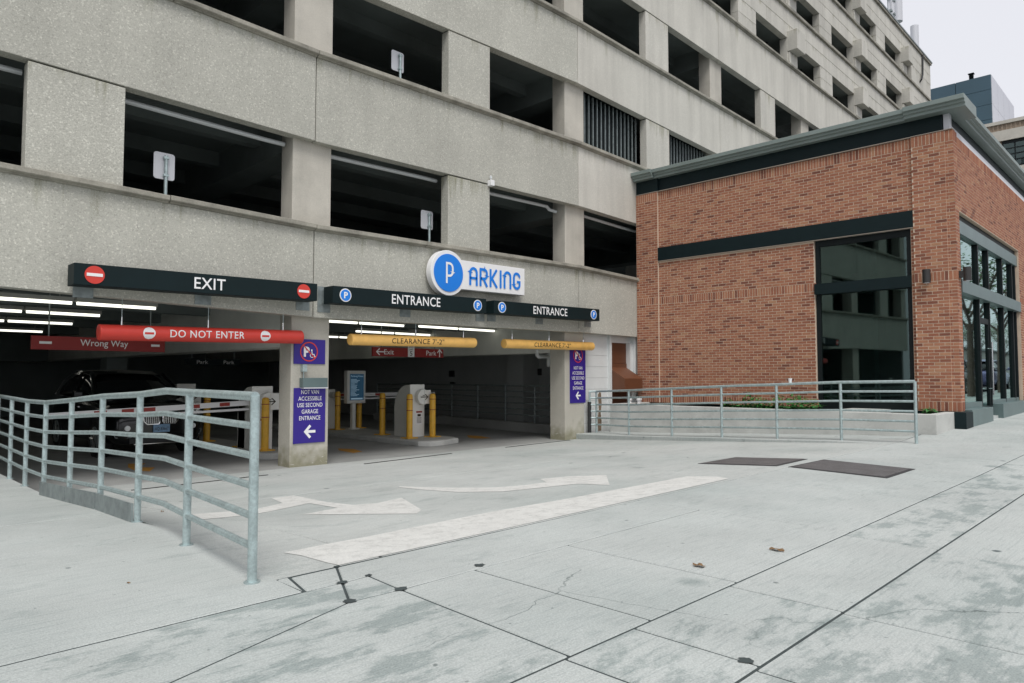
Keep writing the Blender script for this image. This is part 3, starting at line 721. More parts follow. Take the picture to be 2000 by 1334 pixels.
for i, b in enumerate(bricks):
    if i in near:
        ob = bpy.data.objects.new('brick', protos[rnd.randrange(12)]); COL.objects.link(ob); place(ob, (b[1]+rnd.uniform(-.0015, .0015), b[2], b[4]), store)
    else: brick_faces(rest, b, brick_val())
stuff(rest.build('bricks', 'brick', store, attr=True))
# mortar backing (recessed 6 mm) round the openings
mm = MB()
def mort_x(p, y0, y1, z0, z1): mm.box(p+.0035, p+.16, y0, y1, z0, z1)
mort_x(BX, 10.69, 11.39, .47, 6.315)
mort_x(BX, 3.70, 4.33, .47, 6.315); mort_x(BX+.02, 3.555, 3.70, .47, 6.315)
mort_x(BM_, 6.45, 10.69, .47, 4.375); mort_x(BM_, 4.33, 4.40, .47, 4.375); mort_x(BM_, 4.33, 10.69, 4.73, 6.315)
mm.box(16.69, 17.0, BY+.0035, BY+.14, .47, 6.315); mm.box(17.0, 27.0, BY+.0035, BY+.3, 4.65, 6.235); mm.box(23.6, 27, BY+.0035, BY+.3, .4, 4.65)
mm.build('mortar', 'mortar', store)
# steel lintel, dark frieze, cornice
MB().box(BX+.0, BM_+.1, 4.335, 10.685, 4.385, 4.745).build('lintel', 'black_panel', store, bevel=.004)
MB().box(BX+.005, BM_+.1, 4.335, 10.685, 4.366, 4.378).build('flashing_strip', 'thin_flashing', store)
MB().box(BX+.005, BM_+.1, 4.34, 10.685, 6.322, 6.336).build('flashing_strip', 'thin_flashing', store)
MB().box(BX-.01, BX+.1, 10.695, 11.39, 6.322, 6.336).build('flashing_strip', 'thin_flashing', store)
MB().box(BX-.012, BX+.2, 3.55, 4.335, 6.322, 6.336).build('flashing_strip', 'thin_flashing', store)
MB().box(BX+.10, BX+.3, 3.75, 10.69, 6.33, 6.80).box(BX+.02, BX+.3, 10.69, 11.39, 6.33, 6.80).build('frieze', 'black_panel', store)
MB().box(BX+.31, 27, BY+.12, BY+.4, 6.25, 6.80).build('frieze', 'black_panel', store)
MB().box(BX+.13, BX+.31, BY+.08, BY+.19, 6.337, 6.80).build('corner_post', 'flashing', store)
MB().hexa([(17.0, BY+.02, 6.24), (27, BY+.02, 6.24), (27, BY+.12, 6.24), (17.0, BY+.12, 6.24), (17.0, BY+.10, 6.50), (27, BY+.10, 6.50), (27, BY+.12, 6.50), (17, BY+.12, 6.50)]).build('sloped_flashing', 'flashing', store)
def cornice(y0, y1, xo, nm='cornice'):
    prof = [(xo, 6.80), (xo, 6.86), (xo-.05, 6.875), (xo-.05, 6.92), (xo-.11, 6.935), (xo-.11, 7.03), (17.5, 7.03), (17.5, 6.80)]
    m = MB(); n = len(prof)
    m.add([(x, y0, z-.10) for x, z in prof]+[(x, y1, z-.10) for x, z in prof], [tuple(range(n-1, -1, -1)), tuple(range(n, 2*n))]+[(i, (i+1) % n, n+(i+1) % n, n+i) for i in range(n)])
    m.build(nm, 'cornice_metal', store, bevel=.005)
cornice(10.75, 11.39, BX-.14); cornice(4.42, 10.745, BX-.05); cornice(BY-.27, 4.415, BX-.14)
prof = [(BY-.05, 6.72), (BY-.05, 6.78), (BY-.10, 6.79), (BY-.10, 6.82), (BY-.16, 6.835), (BY-.16, 6.93), (BY+.8, 6.93), (BY+.8, 6.72)]
m = MB(); n = len(prof)
m.add([(17.51, y, z) for y, z in prof]+[(27, y, z) for y, z in prof], [tuple(range(n-1, -1, -1)), tuple(range(n, 2*n))]+[(i, (i+1) % n, n+(i+1) % n, n+i) for i in range(n)])
m.build('cornice', 'cornice_metal', store, bevel=.005)
MB().box(17.4, 27, 4.3, 11.3, 6.5, 6.8).build('roof', 'dark_galv', store)
# side window
MB().box(BM_+.06, BM_+.16, 4.41, 4.50, .45, 4.38).build('window_frame', 'frame_black', store)
MB().box(BM_+.06, BM_+.16, 6.35, 6.44, .45, 4.38).build('window_frame', 'frame_black', store)
MB().box(BM_+.06, BM_+.16, 4.50, 6.35, 4.22, 4.38).build('window_frame', 'frame_black', store)
MB().box(BM_+.06, BM_+.16, 4.50, 6.35, .45, .62).build('window_frame', 'frame_black', store)
MB().box(BX+.01, BM_+.16, 4.405, 6.445, 3.10, 3.345).build('window_transom', 'black_panel', store)
MB().box(BM_+.10, BM_+.115, 4.50, 6.35, .62, 3.10).build('pane', 'pane_glass', store)
MB().box(BM_+.10, BM_+.115, 4.50, 6.35, 3.345, 4.22).build('pane', 'pane_glass', store)
# shop interior (dim, empty unit)
MB().box(BM_+.2, 26.8, 3.9, 11.2, .30, .36).build('shop_floor', 'garage_floor', store)
MB().box(BM_+.2, 26.8, 10.6, 10.75, .36, 4.9).build('shop_wall', 'inside_concrete', store)
MB().box(26.7, 26.9, 3.9, 10.6, .36, 4.9).build('shop_wall', 'inside_concrete', store)
MB().box(BM_+.2, 26.8, 3.9, 11.2, 4.9, 5.0).build('shop_ceiling', 'inside_concrete', store)
MB().box(20.6, 21.0, 6.4, 6.8, .36, 4.9).build('shop_column', 'inside_concrete', store)
# shopfront on the street side
SY = 3.62
MB().box(17.0, 23.6, SY+.02, SY+.35, 4.40, 4.67).build('shopfront_head', 'frame_black', store)
MB().box(17.0, 23.6, SY-.03, SY+.15, 4.22, 4.50).build('shopfront_beam', 'beam_grey', store, bevel=.004)
MB().box(17.0, 23.6, SY-.09, SY+.15, 2.95, 3.22).build('shopfront_beam', 'beam_grey', store, bevel=.004)
muls = [17.28, 17.46], [18.94, 19.16], [20.02, 20.28], [21.66, 21.90], [22.95, 23.12], [23.40, 23.6]
for a, c in muls:
    MB().box(a, a+.085, SY, SY+.14, .50, 2.95).build('mullion', 'frame_black', store)
    MB().box(a, a+.085, SY, SY+.14, 3.22, 4.22).build('mullion', 'frame_black', store)
xsM = [17.0]+[m_[0] for m_ in muls]
for i in range(len(xsM)-1):
    a, c = xsM[i]+(.085 if i else 0), xsM[i+1]
    MB().box(a, c, SY+.06, SY+.07, 3.22, 4.22).build('pane', 'pane_glass', store)
    if i != 2: MB().box(a, c, SY+.06, SY+.07, .62, 2.95).build('pane', 'pane_glass', store)
    if i != 2: MB().box(a, c, SY, SY+.14, .47, .62).build('sill', 'beam_grey', store)
MB().box(19.03, 20.02, SY+.06, SY+.07, 2.56, 2.95).build('pane', 'pane_glass', store)
door = MB().box(19.03, 19.12, SY+.02, SY+.10, .27, 2.55).box(19.93, 20.02, SY+.02, SY+.10, .27, 2.55).box(19.12, 19.93, SY+.02, SY+.10, 2.42, 2.55).box(19.12, 19.93, SY+.02, SY+.10, .27, .50).build('door', 'frame_black', store)
MB().box(19.12, 19.93, SY+.055, SY+.065, .50, 2.42).build('door_pane', 'pane_glass', door)
m = MB(); m.cyl((19.86, SY-.06, .75), (19.86, SY-.06, 2.0), .016, 8); m.cyl((19.86, SY-.06, .9), (19.86, SY+.03, .9), .012, 6); m.cyl((19.86, SY-.06, 1.85), (19.86, SY+.03, 1.85), .012, 6); m.build('door_handle', 'chrome', door)
MB().box(16.40, 16.99, BY-.14, BY+.2, .10, .465).build('plinth', 'black_panel', store, bevel=.006)
MB().box(16.985, 18.98, BY-.13, BY+.1, .12, .50).build('plinth', 'beam_grey', store, bevel=.006)
MB().box(20.12, 23.62, BY-.13, BY+.1, .16, .54).build('plinth', 'beam_grey', store, bevel=.006)
MB().box(23.62, 27, BY-.13, BY+.1, .2, .56).build('plinth', 'black_panel', store, bevel=.006)
MB().box(18.98, 20.12, BY-.02, BY+.3, .14, .262).build('threshold', 'walk', store)

# ---- wall lamps
def sconce(c, n, label):
    t = thing('wall_lamp', label, 'lamp', c, None)
    x, y, z = c
    MB().cyl((x+n[0]*.14, y+n[1]*.14, z-.13), (x+n[0]*.14, y+n[1]*.14, z+.15), .075, 20).build('lamp_body', 'bronze', t, smooth=True)
    MB().cyl((x+n[0]*.14, y+n[1]*.14, z-.138), (x+n[0]*.14, y+n[1]*.14, z-.128), .06, 16).build('lens', 'lamp_glass', t)
    m = MB()
    if n[0]: m.box(x+n[0]*.1, x, y-.05, y+.05, z-.06, z+.08)
    else: m.box(x-.05, x+.05, y+n[1]*.1, y, z-.06, z+.08)
    m.build('bracket', 'bronze', t)
sconce((BX, 4.07, 3.27), (-1, 0), 'dark cylinder wall lamp on the brick corner pier beside the side window')
sconce((16.86, BY, 3.29), (0, -1), 'dark cylinder wall lamp on the brick pier beside the shopfront panes')

# ================================================================== SIGNS
def banner(name, label, tl, bl, tr, br, Yf, Yb, texts, discs, plates_x):
    z0t, z0b = atY(*tl, Yf), atY(*bl, Yf); z1t, z1b = atY(*tr, Yf), atY(*br, Yf)
    x0, x1 = (z0t[0]+z0b[0])/2, (z1t[0]+z1b[0])/2
    t = thing(name, label, 'sign', ((x0+x1)/2, Yb, min(z0b[2], z1b[2])))
    MB().shear(x0, x1, Yf, Yb, z0b[2], z1b[2], z0t[2], z1t[2]).build('sign_box', 'black_panel', t, bevel=.006)
    sl_ = (z1t[2]-z0t[2])/(x1-x0); h = z0t[2]-z0b[2]; fn = face_y(Yf)
    mid = lambda X: (z0t[2]+z0b[2])/2+((z1t[2]+z1b[2])/2-(z0t[2]+z0b[2])/2)*(X-x0)/(x1-x0)
    for s, xa, xb, hh in texts:
        A = atY(xa, 550, Yf)[0]; B = atY(xb, 550, Yf)[0]; mb_ = MB()
        text_mb(mb_, s, A, mid(A)-hh/2, B-A, hh, fn, .006, bold=.008, slope=(mid(B)-mid(A))/(B-A), spacing=1.05); mb_.build('lettering', 'white_ink', t)
    for px, r, kind in discs:
        X = atY(px, 550, Yf)[0]; v = mid(X)
        if kind == 'no':
            m_ = MB(); disc_mb(m_, X, v, r, r, fn, .008, th=.008); d_ = m_.build('no_entry_disc', 'red_paint', t)
            MB().prism([(X-r*.8, v-r*.17), (X+r*.8, v-r*.17), (X+r*.8, v+r*.17), (X-r*.8, v+r*.17)], fn, .008, .013).build('bar', 'white_ink', d_)
        else:
            m_ = MB(); disc_mb(m_, X, v, r, r, fn, .006, th=.006); d_ = m_.build('parking_disc', 'white_paint', t)
            m_ = MB(); disc_mb(m_, X, v, r*.84, r*.84, fn, .010, th=.003); m_.build('blue_face', 'blue_paint', d_)
            m_ = MB(); text_mb(m_, 'P', X-r*.30, v-r*.48, r*.66, r*.96, fn, .013, bold=.03); m_.build('letter', 'white_ink', d_)
    for X in plates_x:
        m_ = MB(); m_.box(X-.13, X+.13, PF-.012, PF-.001, mid(X)-h/2-.14, mid(X)+h/2+.02); m_.box(X-.05, X+.05, Yb-.0, PF-.011, mid(X)-h/2+.03, mid(X)+h/2-.05); m_.build('wall_bracket', 'dark_galv', t)
    return t
banner('exit_sign', 'long black box sign with white EXIT lettering and two red no-entry discs', (144.5, 512.4), (144.5, 555), (619.8, 554.3), (619.8, 588), 10.98, 11.30,
       [('EXIT', 379.5, 440.5, .175)], [(184.5, .125, 'no'), (593.5, .122, 'no')], [2.86, 4.55, 6.30])
banner('entrance_sign', 'black box sign reading ENTRANCE below the round blue parking sign', (650.5, 557.7), (650.5, 591.7), (949.8, 583.8), (949.8, 612), 10.98, 11.30,
       [('ENTRANCE', 765.5, 860, .185)], [(675, .120, 'P'), (933, .120, 'P')], [6.72, 8.55, 10.6])
banner('entrance_sign', 'black box sign reading ENTRANCE beside the second pillar and brick store', (965, 586.4), (965, 612), (1171, 604), (1171, 627), 10.98, 11.30,
       [('ENTRANCE', 1041.5, 1107.5, .185)], [(980.5, .120, 'P'), (1159, .120, 'P')], [10.95, 12.55, 14.42])
# round parking sign
SYF = 11.17
ps = thing('parking_sign', 'large white sign with blue P disc and blue ARKING letters on the spandrel', 'sign', (10, PF, 2.9))
fn = face_y(SYF); pc = atY(876, 533, SYF); rr = .475
A = atY(876, 519, SYF); tr_ = atY(1024.6, 525, SYF); br_ = atY(1024.6, 577, SYF)
sl_ = ((tr_[2]+br_[2])/2-pc[2])/(tr_[0]-pc[0])
hh = (tr_[2]-br_[2])
poly = []
a0 = math.degrees(math.asin(min(.95, hh/2/rr)))
poly += arc(pc[0], pc[2], rr, rr, a0, 360-a0, 40)
poly += [(tr_[0], br_[2]), (tr_[0], tr_[2])]
MB().prism(poly, fn, -.15, 0).build('sign_body', 'white_paint', ps, bevel=.008)
MB().box(pc[0]-.2, tr_[0]-.1, SYF+.15, PF-.0, pc[2]-.2, pc[2]+.15).build('back_spacer', 'dark_galv', ps)
m_ = MB(); disc_mb(m_, pc[0], pc[2], .395, .395, fn, .012, 48, th=.011); bd = m_.build('blue_disc', 'blue_paint', ps)
m_ = MB(); s_ = .047; cx_, cz_ = pc[0]-.06, pc[2]
stroke_mb(m_, [(cx_, cz_-.22), (cx_, cz_+.20), (cx_+.07, cz_+.20)]+arc(cx_+.07, cz_+.11, .09, .09, 90, 0, 5)+[(cx_+.16, cz_+.03)]+arc(cx_+.07, cz_+.03, .09, .09, 0, -90, 5)+[(cx_+.025, cz_-.06)], s_, fn, .018)
m_.build('letter', 'white_ink', bd)
# ARKING in rounded condensed strokes
lx0 = atY(916, 545, SYF)[0]; lx1 = atY(1016, 545, SYF)[0]; zc0 = atY(930, 540.5, SYF)[2]; zc1 = atY(1005, 549, SYF)[2]
zsl = (zc1-zc0)/(atY(1005, 549, SYF)[0]-atY(930, 540.5, SYF)[0])
H_ = .40; lw_ = .058; tot = lx1-lx0
ws = {'A': 1, 'R': 1, 'K': 1, 'I': .32, 'N': 1, 'G': 1}
unit = (tot-.055*5)/sum(ws.values())
X = lx0
for ch in 'ARKING':
    wv = ws[ch]*unit; a, c = X+lw_/2, X+wv-lw_/2; zm = zc0+zsl*(X+wv/2-lx0-.1); lo, hi = zm-H_/2, zm+H_/2; r_ = (c-a)/2; mdl = (a+c)/2
    m_ = MB(); d_ = .012
    hi2 = hi-lw_/2; lo2 = lo+lw_/2
    if ch in 'AN':
        stroke_mb(m_, [(a, lo), (a, hi2-r_)]+arc(mdl, hi2-r_, r_, r_, 180, 0, 10)+[(c, lo)], lw_, fn, d_)
        if ch == 'A': stroke_mb(m_, [(a, zm-.04), (c, zm-.04)], lw_*.9, fn, d_)
    if ch == 'R':
        stroke_mb(m_, [(a, lo), (a, hi2), (c-.08, hi2)]+arc(c-.08, hi2-.08, .08, .08, 90, 0, 5)+[(c, zm+.05)]+arc(c-.08, zm+.05, .08, .08, 0, -90, 5)+[(a, zm-.03)], lw_, fn, d_)
        stroke_mb(m_, [(mdl-.01, zm-.03), (c+.01, lo)], lw_, fn, d_+.0005)
    if ch == 'K':
        stroke_mb(m_, [(a, lo), (a, hi)], lw_, fn, d_); stroke_mb(m_, [(a, zm-.02), (a+.03, zm-.02), (c, hi)], lw_, fn, d_+.0005); stroke_mb(m_, [(a+.03, zm+.01), (c+.01, lo)], lw_, fn, d_+.001)
    if ch == 'I': stroke_mb(m_, [(mdl, lo), (mdl, hi)], lw_, fn, d_)
    if ch == 'G':
        stroke_mb(m_, [(c, hi-.11)]+arc(mdl, hi2-r_, r_, r_, 0, 180, 10)+[(a, lo2+r_)]+arc(mdl, lo2+r_, r_, r_, 180, 360, 10)+[(c, zm-.02), (mdl+.005, zm-.02)], lw_, fn, d_)
    m_.build('letter', 'blue_paint', ps)
    X += wv+.055
# hanging clearance bars
def hung_bar(name, label, pl, pr, r, Y, mat, chains, end_mat=None):
    a = atY(*pl, Y); b = atY(*pr, Y)
    t = thing(name, label, 'clearance bar', ((a[0]+b[0])/2, Y, min(a[2], b[2])-r))
    MB().cyl(a, b, r, 32).build('bar_tube', mat, t, smooth=True, bevel=.012)
    for px in chains:
        X = atY(px, 620, Y)[0]; z = a[2]+(b[2]-a[2])*(X-a[0])/(b[0]-a[0])+r
        bay = 1 if X < 6.51 else 2 if X < 14.07 else 3
        top = TF['b1'](X, bay)
        m_ = MB(); m_.cyl((X, Y, z+.10), (X, Y, top+.02), .005, 6); m_.build('hanger_cable', 'galvanised', t)
        m_ = MB(); m_.cyl((X, Y, z-.01), (X, Y, z+.05), .016, 8); m_.cyl((X, Y, z+.05), (X, Y, z+.12), .010, 6); m_.build('hanger_hook', 'chrome', t)
    return t, a, b
def on_tube(a, b, r, Y):
    """map (u = distance along X, v = height from the axis) onto the bar's front surface"""
    def fn(u, v, d):
        k = (u-a[0])/(b[0]-a[0]); zc = a[2]+(b[2]-a[2])*k; rr_ = r+d
        v = max(-r*.97, min(r*.97, v)); ang = math.asin(v/r)
        return (u, Y-rr_*math.cos(ang), zc+rr_*math.sin(ang))
    return fn
tb, a, b = hung_bar('hanging_bar', 'red hanging bar reading DO NOT ENTER with two no-entry discs', (192, 649), (588, 658.5), .118, 11.43, 'red_paint', (238, 407, 553))
fn = on_tube(a, b, .118, 11.43)
m_ = MB(); A = atY(333, 652, 11.31)[0]; B = atY(478, 655, 11.31)[0]; text_mb(m_, 'DO NOT ENTER', A, -.055, B-A, .115, fn, .003, bold=.006, spacing=1.08, cuts=12); m_.build('lettering', 'white_ink', tb)
for px in (292, 519):
    X = atY(px, 651, 11.31)[0]; m_ = MB()
    # disc as stacked quads that wrap the round surface
    n = 16; vs = []
    for i in range(n+1):
        v = -.088+.176*i/n; hw = math.sqrt(max(0, .088**2-v*v)); vs += [fn(X-hw, v, .003), fn(X+hw, v, .003)]
    m_.add(vs, [(2*i, 2*i+1, 2*i+3, 2*i+2) for i in range(n)]); d_ = m_.build('no_entry_disc', 'white_ink', tb)
    m_ = MB(); m_.add([fn(X-.065, -.018, .006), fn(X+.065, -.018, .006), fn(X+.065, .012, .006), fn(X-.065, .012, .006)], [(0, 1, 2, 3)]); m_.build('bar', 'red_ink', d_)
for (pl, pr, ch, tx, lab) in (((683, 663), (926, 669.5), (706, 812, 905), (766, 868), 'yellow hanging bar reading CLEARANCE 7 feet 2 inches beside the sign pillar'),
                              ((984, 671), (1156, 676.5), (1000, 1072, 1139), (1044, 1115), 'yellow hanging bar reading CLEARANCE 7 feet 2 inches beside the second pillar')):
    tb, a, b = hung_bar('hanging_bar', lab, pl, pr, .108, 11.43, 'yellow_paint', ch)
    fn = on_tube(a, b, .108, 11.43); m_ = MB(); A = atY(tx[0], 668, 11.32)[0]; B = atY(tx[1], 668, 11.32)[0]
    text_mb(m_, 'CLEARANCE 7\'-2"', A, -.058, B-A, .105, fn, .003, bold=.004, spacing=1.06, cuts=12); m_.build('lettering', 'dark_ink', tb)
# hanging signs inside
def hang_sign(name, label, tl, br, Y, mat, texts, bars=(), extra=None):
    a = atY(*tl, Y); b = atY(br[0], br[1], Y); zt = a[2]; zb = atY(tl[0], br[1], Y)[2]
    h = zt-zb
    t = thing(name, label, 'sign', ((a[0]+b[0])/2, Y, zb))
    MB().box(a[0], b[0], Y, Y+.05, zb, zt).build('sign_panel', mat, t, bevel=.003)
    fn = face_y(Y)
    for s, u, wv, hv in texts:
        m_ = MB(); text_mb(m_, s, a[0]+(b[0]-a[0])*u, zb+h*(.5-hv/2), (b[0]-a[0])*wv, h*hv, fn, .004, bold=.004); m_.build('lettering', 'white_ink', t)
    for u, wv in bars:
        MB().box(a[0]+(b[0]-a[0])*u, a[0]+(b[0]-a[0])*(u+wv), Y-.006, Y+.001, zb+h*.42, zb+h*.6).build('dash', 'white_ink', t)
    for u in (.12, .88):
        X = a[0]+(b[0]-a[0])*u; MB().cyl((X, Y+.03, zt-.01), (X, Y+.03, 2.74), .012, 6).build('hanger_rod', 'dark_galv', t)
    return t, a, b, zb, zt
hang_sign('wrong_way_sign', 'dark red hanging sign reading Wrong Way over the exit lane', (61, 655), (322, 682), 14.3, 'red_sign', [('Wrong Way', .34, .36, .66)], [(.055, .085), (.885, .07)])
t, a, b, zb, zt = hang_sign('lane_sign', 'dark red hanging sign reading Exit and Park with a small speed limit plate', (728, 677.5), (866, 695.5), 14.45, 'red_sign', [('Exit', .15, .13, .55), ('Park', .74, .15, .55)])
fn = face_y(14.45); W_ = b[0]-a[0]; h = zt-zb; zm = (zb+zt)/2
m_ = MB(); u = a[0]+W_*.05; stroke_mb(m_, [(u+.22, zm), (u+.01, zm)], .028, fn, .005); stroke_mb(m_, [(u+.09, zm+.08), (u, zm), (u+.09, zm-.08)], .028, fn, .0055); m_.build('arrow', 'white_ink', t)
m_ = MB(); u = a[0]+W_*.94; stroke_mb(m_, [(u, zm-.10), (u, zm+.09)], .028, fn, .005); stroke_mb(m_, [(u-.08, zm+.01), (u, zm+.10), (u+.08, zm+.01)], .028, fn, .0055); m_.build('arrow', 'white_ink', t)
pl_ = MB().box(a[0]+W_*.475, a[0]+W_*.565, 14.44, 14.452, zb, zt+.06).build('speed_plate', 'white_paint', t)
m_ = MB(); text_mb(m_, '5', a[0]+W_*.50, zb+.03, .08, .12, face_y(14.44), .003); text_mb(m_, 'SPEED\nLIMIT', a[0]+W_*.485, zb+.17, W_*.07, .10, face_y(14.44), .003, line=1); m_.build('lettering', 'dark_ink', pl_)
t, a, b, zb, zt = hang_sign('lane_sign', 'unlit black hanging sign reading Park twice at the back of the garage', (362, 700), (470, 713), 21.0, 'black_panel', [('Park', .20, .20, .55), ('Park', .68, .20, .55)])
# purple notices on the pillars
def notice(name, label, x0, y0, x1, y1, Y):
    a = atY(x0, y0, Y); b = atY(x1, y1, Y); zt = (a[2]+atY(x1, y0, Y)[2])/2; zb = (b[2]+atY(x0, y1, Y)[2])/2
    t = thing(name, label, 'sign', ((a[0]+b[0])/2, Y, zb)); MB().box(a[0], b[0], Y, Y+.02, zb, zt).build('sign_panel', 'purple_sign', t, bevel=.002)
    return t, a[0], b[0], zb, zt
def no_access_icon(t, cu, cv, r, Y):
    fn = face_y(Y); m_ = MB(); text_mb(m_, 'P', cu-r*.58, cv-r*.52, r*.66, r*1.04, fn, .003, bold=.045); m_.build('letter', 'white_ink', t)
    m_ = MB(); q = r*.42; ox, oy = cu+r*.36, cv-r*.28
    stroke_mb(m_, [(ox-q*.1, oy+q*.85), (ox, oy+q*.05), (ox+q*.5, oy+q*.05), (ox+q*.7, oy-q*.55), (ox+q*.95, oy-q*.45)], q*.2, fn, .003)
    stroke_mb(m_, arc(ox, oy-q*.2, q*.52, q*.52, 130, 330, 12), q*.16, fn, .0035); disc_mb(m_, ox-q*.12, oy+q*1.05, q*.2, q*.2, fn, .004, 14); m_.build('wheelchair_symbol', 'white_ink', t)
    m_ = MB(); ring_mb(m_, cu, cv, r*.88, r, fn, .005); stroke_mb(m_, [(cu-r*.66, cv+r*.66), (cu+r*.66, cv-r*.66)], r*.12, fn, .0055); m_.build('prohibition_ring', 'red_ink', t)
PY = CF+.03-.02
t, xa_, xb_, zb, zt = notice('access_notice', 'purple square notice with crossed out P and wheelchair symbol on the first pillar', 574.7, 663, 635, 711, PY)
no_access_icon(t, (xa_+xb_)/2-.02, (zb+zt)/2, .178, PY)
t, xa_, xb_, zb, zt = notice('directions_notice', 'tall purple notice reading not van accessible with white arrow on the first pillar', 574.5, 757.5, 634.6, 865, PY)
LINES = ['NOT VAN', 'ACCESSIBLE', 'USE SECOND', 'GARAGE', 'ENTRANCE']; WD = [.56, .74, .80, .52, .67]
def lines_on(t, xa_, xb_, z1, z0, Y):
    W_ = xb_-xa_; st = (z1-z0)/5
    for i, (s, wv) in enumerate(zip(LINES, WD)):
        m_ = MB(); text_mb(m_, s, xa_+W_*(.5-wv/2), z1-st*(i+.82), W_*wv, st*.64, face_y(Y), .004, bold=.003); m_.build('lettering', 'white_ink', t)
def arrow_on(t, cu, cv, q, Y):
    m_ = MB(); fn = face_y(Y); stroke_mb(m_, [(cu+q, cv), (cu-q*.6, cv)], q*.42, fn, .004); stroke_mb(m_, [(cu+q*.1, cv+q*.95), (cu-q*.75, cv), (cu+q*.1, cv-q*.95)], q*.42, fn, .0045); m_.build('arrow', 'white_ink', t)
lines_on(t, xa_, xb_, zt-.015, zt-.60, PY); arrow_on(t, (xa_+xb_)/2, zb+.205, .115, PY)
m_ = MB(); t2 = thing('pillar_light_box', 'dark grey louvred light box with conduit between the purple notices', 'light box', (6.6, CF, .96))
A = atY(586, 738, PY); B = atY(634, 757, PY); MB().box(A[0], B[0], CF-.10, CF+.035, B[2]+.01, A[2]).build('box_body', 'beam_grey', t2, bevel=.006)
MB().box(A[0]+.01, B[0]+.0, CF-.115, CF+.03, B[2]-.012, B[2]+.008).build('box_lip', 'flashing', t2)
A2 = atY(588, 712, PY); B2 = atY(597, 726, PY); MB().box(A2[0], B2[0], CF-.05, CF+.032, B2[2], A2[2]).build('junction_box', 'galvanised', t2, bevel=.004)
MB().cyl(((A2[0]+B2[0])/2, CF+.0, A[2]-.01), ((A2[0]+B2[0])/2, CF+.0, B2[2]+.01), .012, 8).build('conduit', 'galvanised', t2)
PY2 = CF-.02
t, xa_, xb_, zb, zt = notice('directions_notice', 'tall purple notice with wheelchair symbol and lettering on the second pillar', 1113.5, 676, 1144, 787, PY2)
no_access_icon(t, (xa_+xb_)/2, zt-.24, .19, PY2); lines_on(t, xa_, xb_, zt-.50, zb+.32, PY2); arrow_on(t, (xa_+xb_)/2, zb+.19, .10, PY2)

# blank sign backs on poles behind the parapets
for (x0, y0, x1, y1, px, pb, Y, lab) in ((302, 288, 342, 349, 323, 382, 11.9, 'back of white sign on pole in the deck opening above the EXIT box'),
                                        (824, 404, 847, 448, 838.5, 474, 11.9, 'back of white sign on pole in the deck opening above the round parking sign'),
                                        (766.5, 90, 790, 138, 781.5, 154, 11.9, 'back of white sign on pole in the highest deck opening with a sign')):
    a, b = atY(x0, (y0+y0+6)/2, Y), atY(x1, y1, Y); zt = a[2]-.02; zb = zt-(y1-y0-7)/FPX*(a[0]*fw[0]+Y*fw[1])
    P = atY(px, pb, Y); t = thing('pole_sign', lab, 'sign', (P[0], Y, P[2]-.35))
    m_ = MB(); u0, u1 = a[0], b[0]; r_ = .045
    poly = arc(u1-r_, zt-r_, r_, r_, 0, 90, 4)+arc(u0+r_, zt-r_, r_, r_, 90, 180, 4)+arc(u0+r_, zb+r_, r_, r_, 180, 270, 4)+arc(u1-r_, zb+r_, r_, r_, 270, 360, 4)
    m_.prism(poly, face_y(Y+.03), -.006, 0); m_.build('sign_plate', 'flashing', t)
    MB().cyl((P[0], Y, P[2]-.35), (P[0], Y, zt-.05), .028, 12).build('pole', 'galvanised', t, smooth=True)
    for z in (zt-.09, zb+.06): MB().box(P[0]-.04, P[0]+.04, Y-.032, Y+.03, z-.02, z+.02).build('clamp', 'galvanised', t, bevel=.004)
# small camera box on the pier
P = atY(957.5, 358, PF-.03); t = thing('security_box', 'small white camera housing clipped over the pier panel edge', 'camera', (P[0], PF-.02, P[2]-.07))
MB().box(P[0]-.055, P[0]+.055, PF-.12, PF+.005, P[2]-.07, P[2]+.06).build('housing', 'white_paint', t, bevel=.008)
MB().cyl((P[0]-.01, PF-.06, P[2]+.05), (P[0]-.01, PF-.06, P[2]+.17), .014, 8).build('stalk', 'white_paint', t); MB().cyl((P[0]-.01, PF-.06, P[2]+.10), (P[0]-.01, PF-.06, P[2]+.15), .03, 10).build('sensor', 'conduit', t, smooth=True)

# ================================================================== LIGHTS IN THE GARAGE
def tube_light(x0, x1, Y, z, label, group):
    t = thing('tube_light', label, 'light', ((x0+x1)/2, Y, z), group)
    MB().box(x0, x1, Y-.075, Y+.075, z+.05, z+.12).build('housing', 'lamp_body', t)
    MB().cyl((x0+.02, Y, z+.03), (x1-.02, Y, z+.03), .034, 10).build('tube', 'tube_lit', t, smooth=True)
    for X in (x0+.2, x1-.2): MB().cyl((X, Y, z+.11), (X, Y, 2.74), .01, 6).build('hanger', 'lamp_body', t)
GL = 'tube lights over the exit lane'; GR = 'tube lights over the entrance lanes'
for Y, xe in ((13.9, 4.7), (16.4, 4.45), (19.5, 4.7), (23.6, 4.95), (30.5, 5.2)):
    for k in range(3 if Y < 25 else 1): tube_light(xe-1.32-1.36*k, xe-1.36*k, Y, 2.43, 'lit fluorescent tube light hanging over the exit lane', GL)
for Y, xe, n in ((14.3, 10.7, 2), (14.15, 13.72, 2), (17.0, 13.72, 2), (17.3, 9.7, 1), (20.5, 11, 1), (20.0, 13.7, 2), (23.5, 13.7, 2)):
    for k in range(n): tube_light(xe-1.32-1.36*k, xe-1.36*k, Y, 2.43, 'lit fluorescent tube light hanging over the entrance lanes', GR)

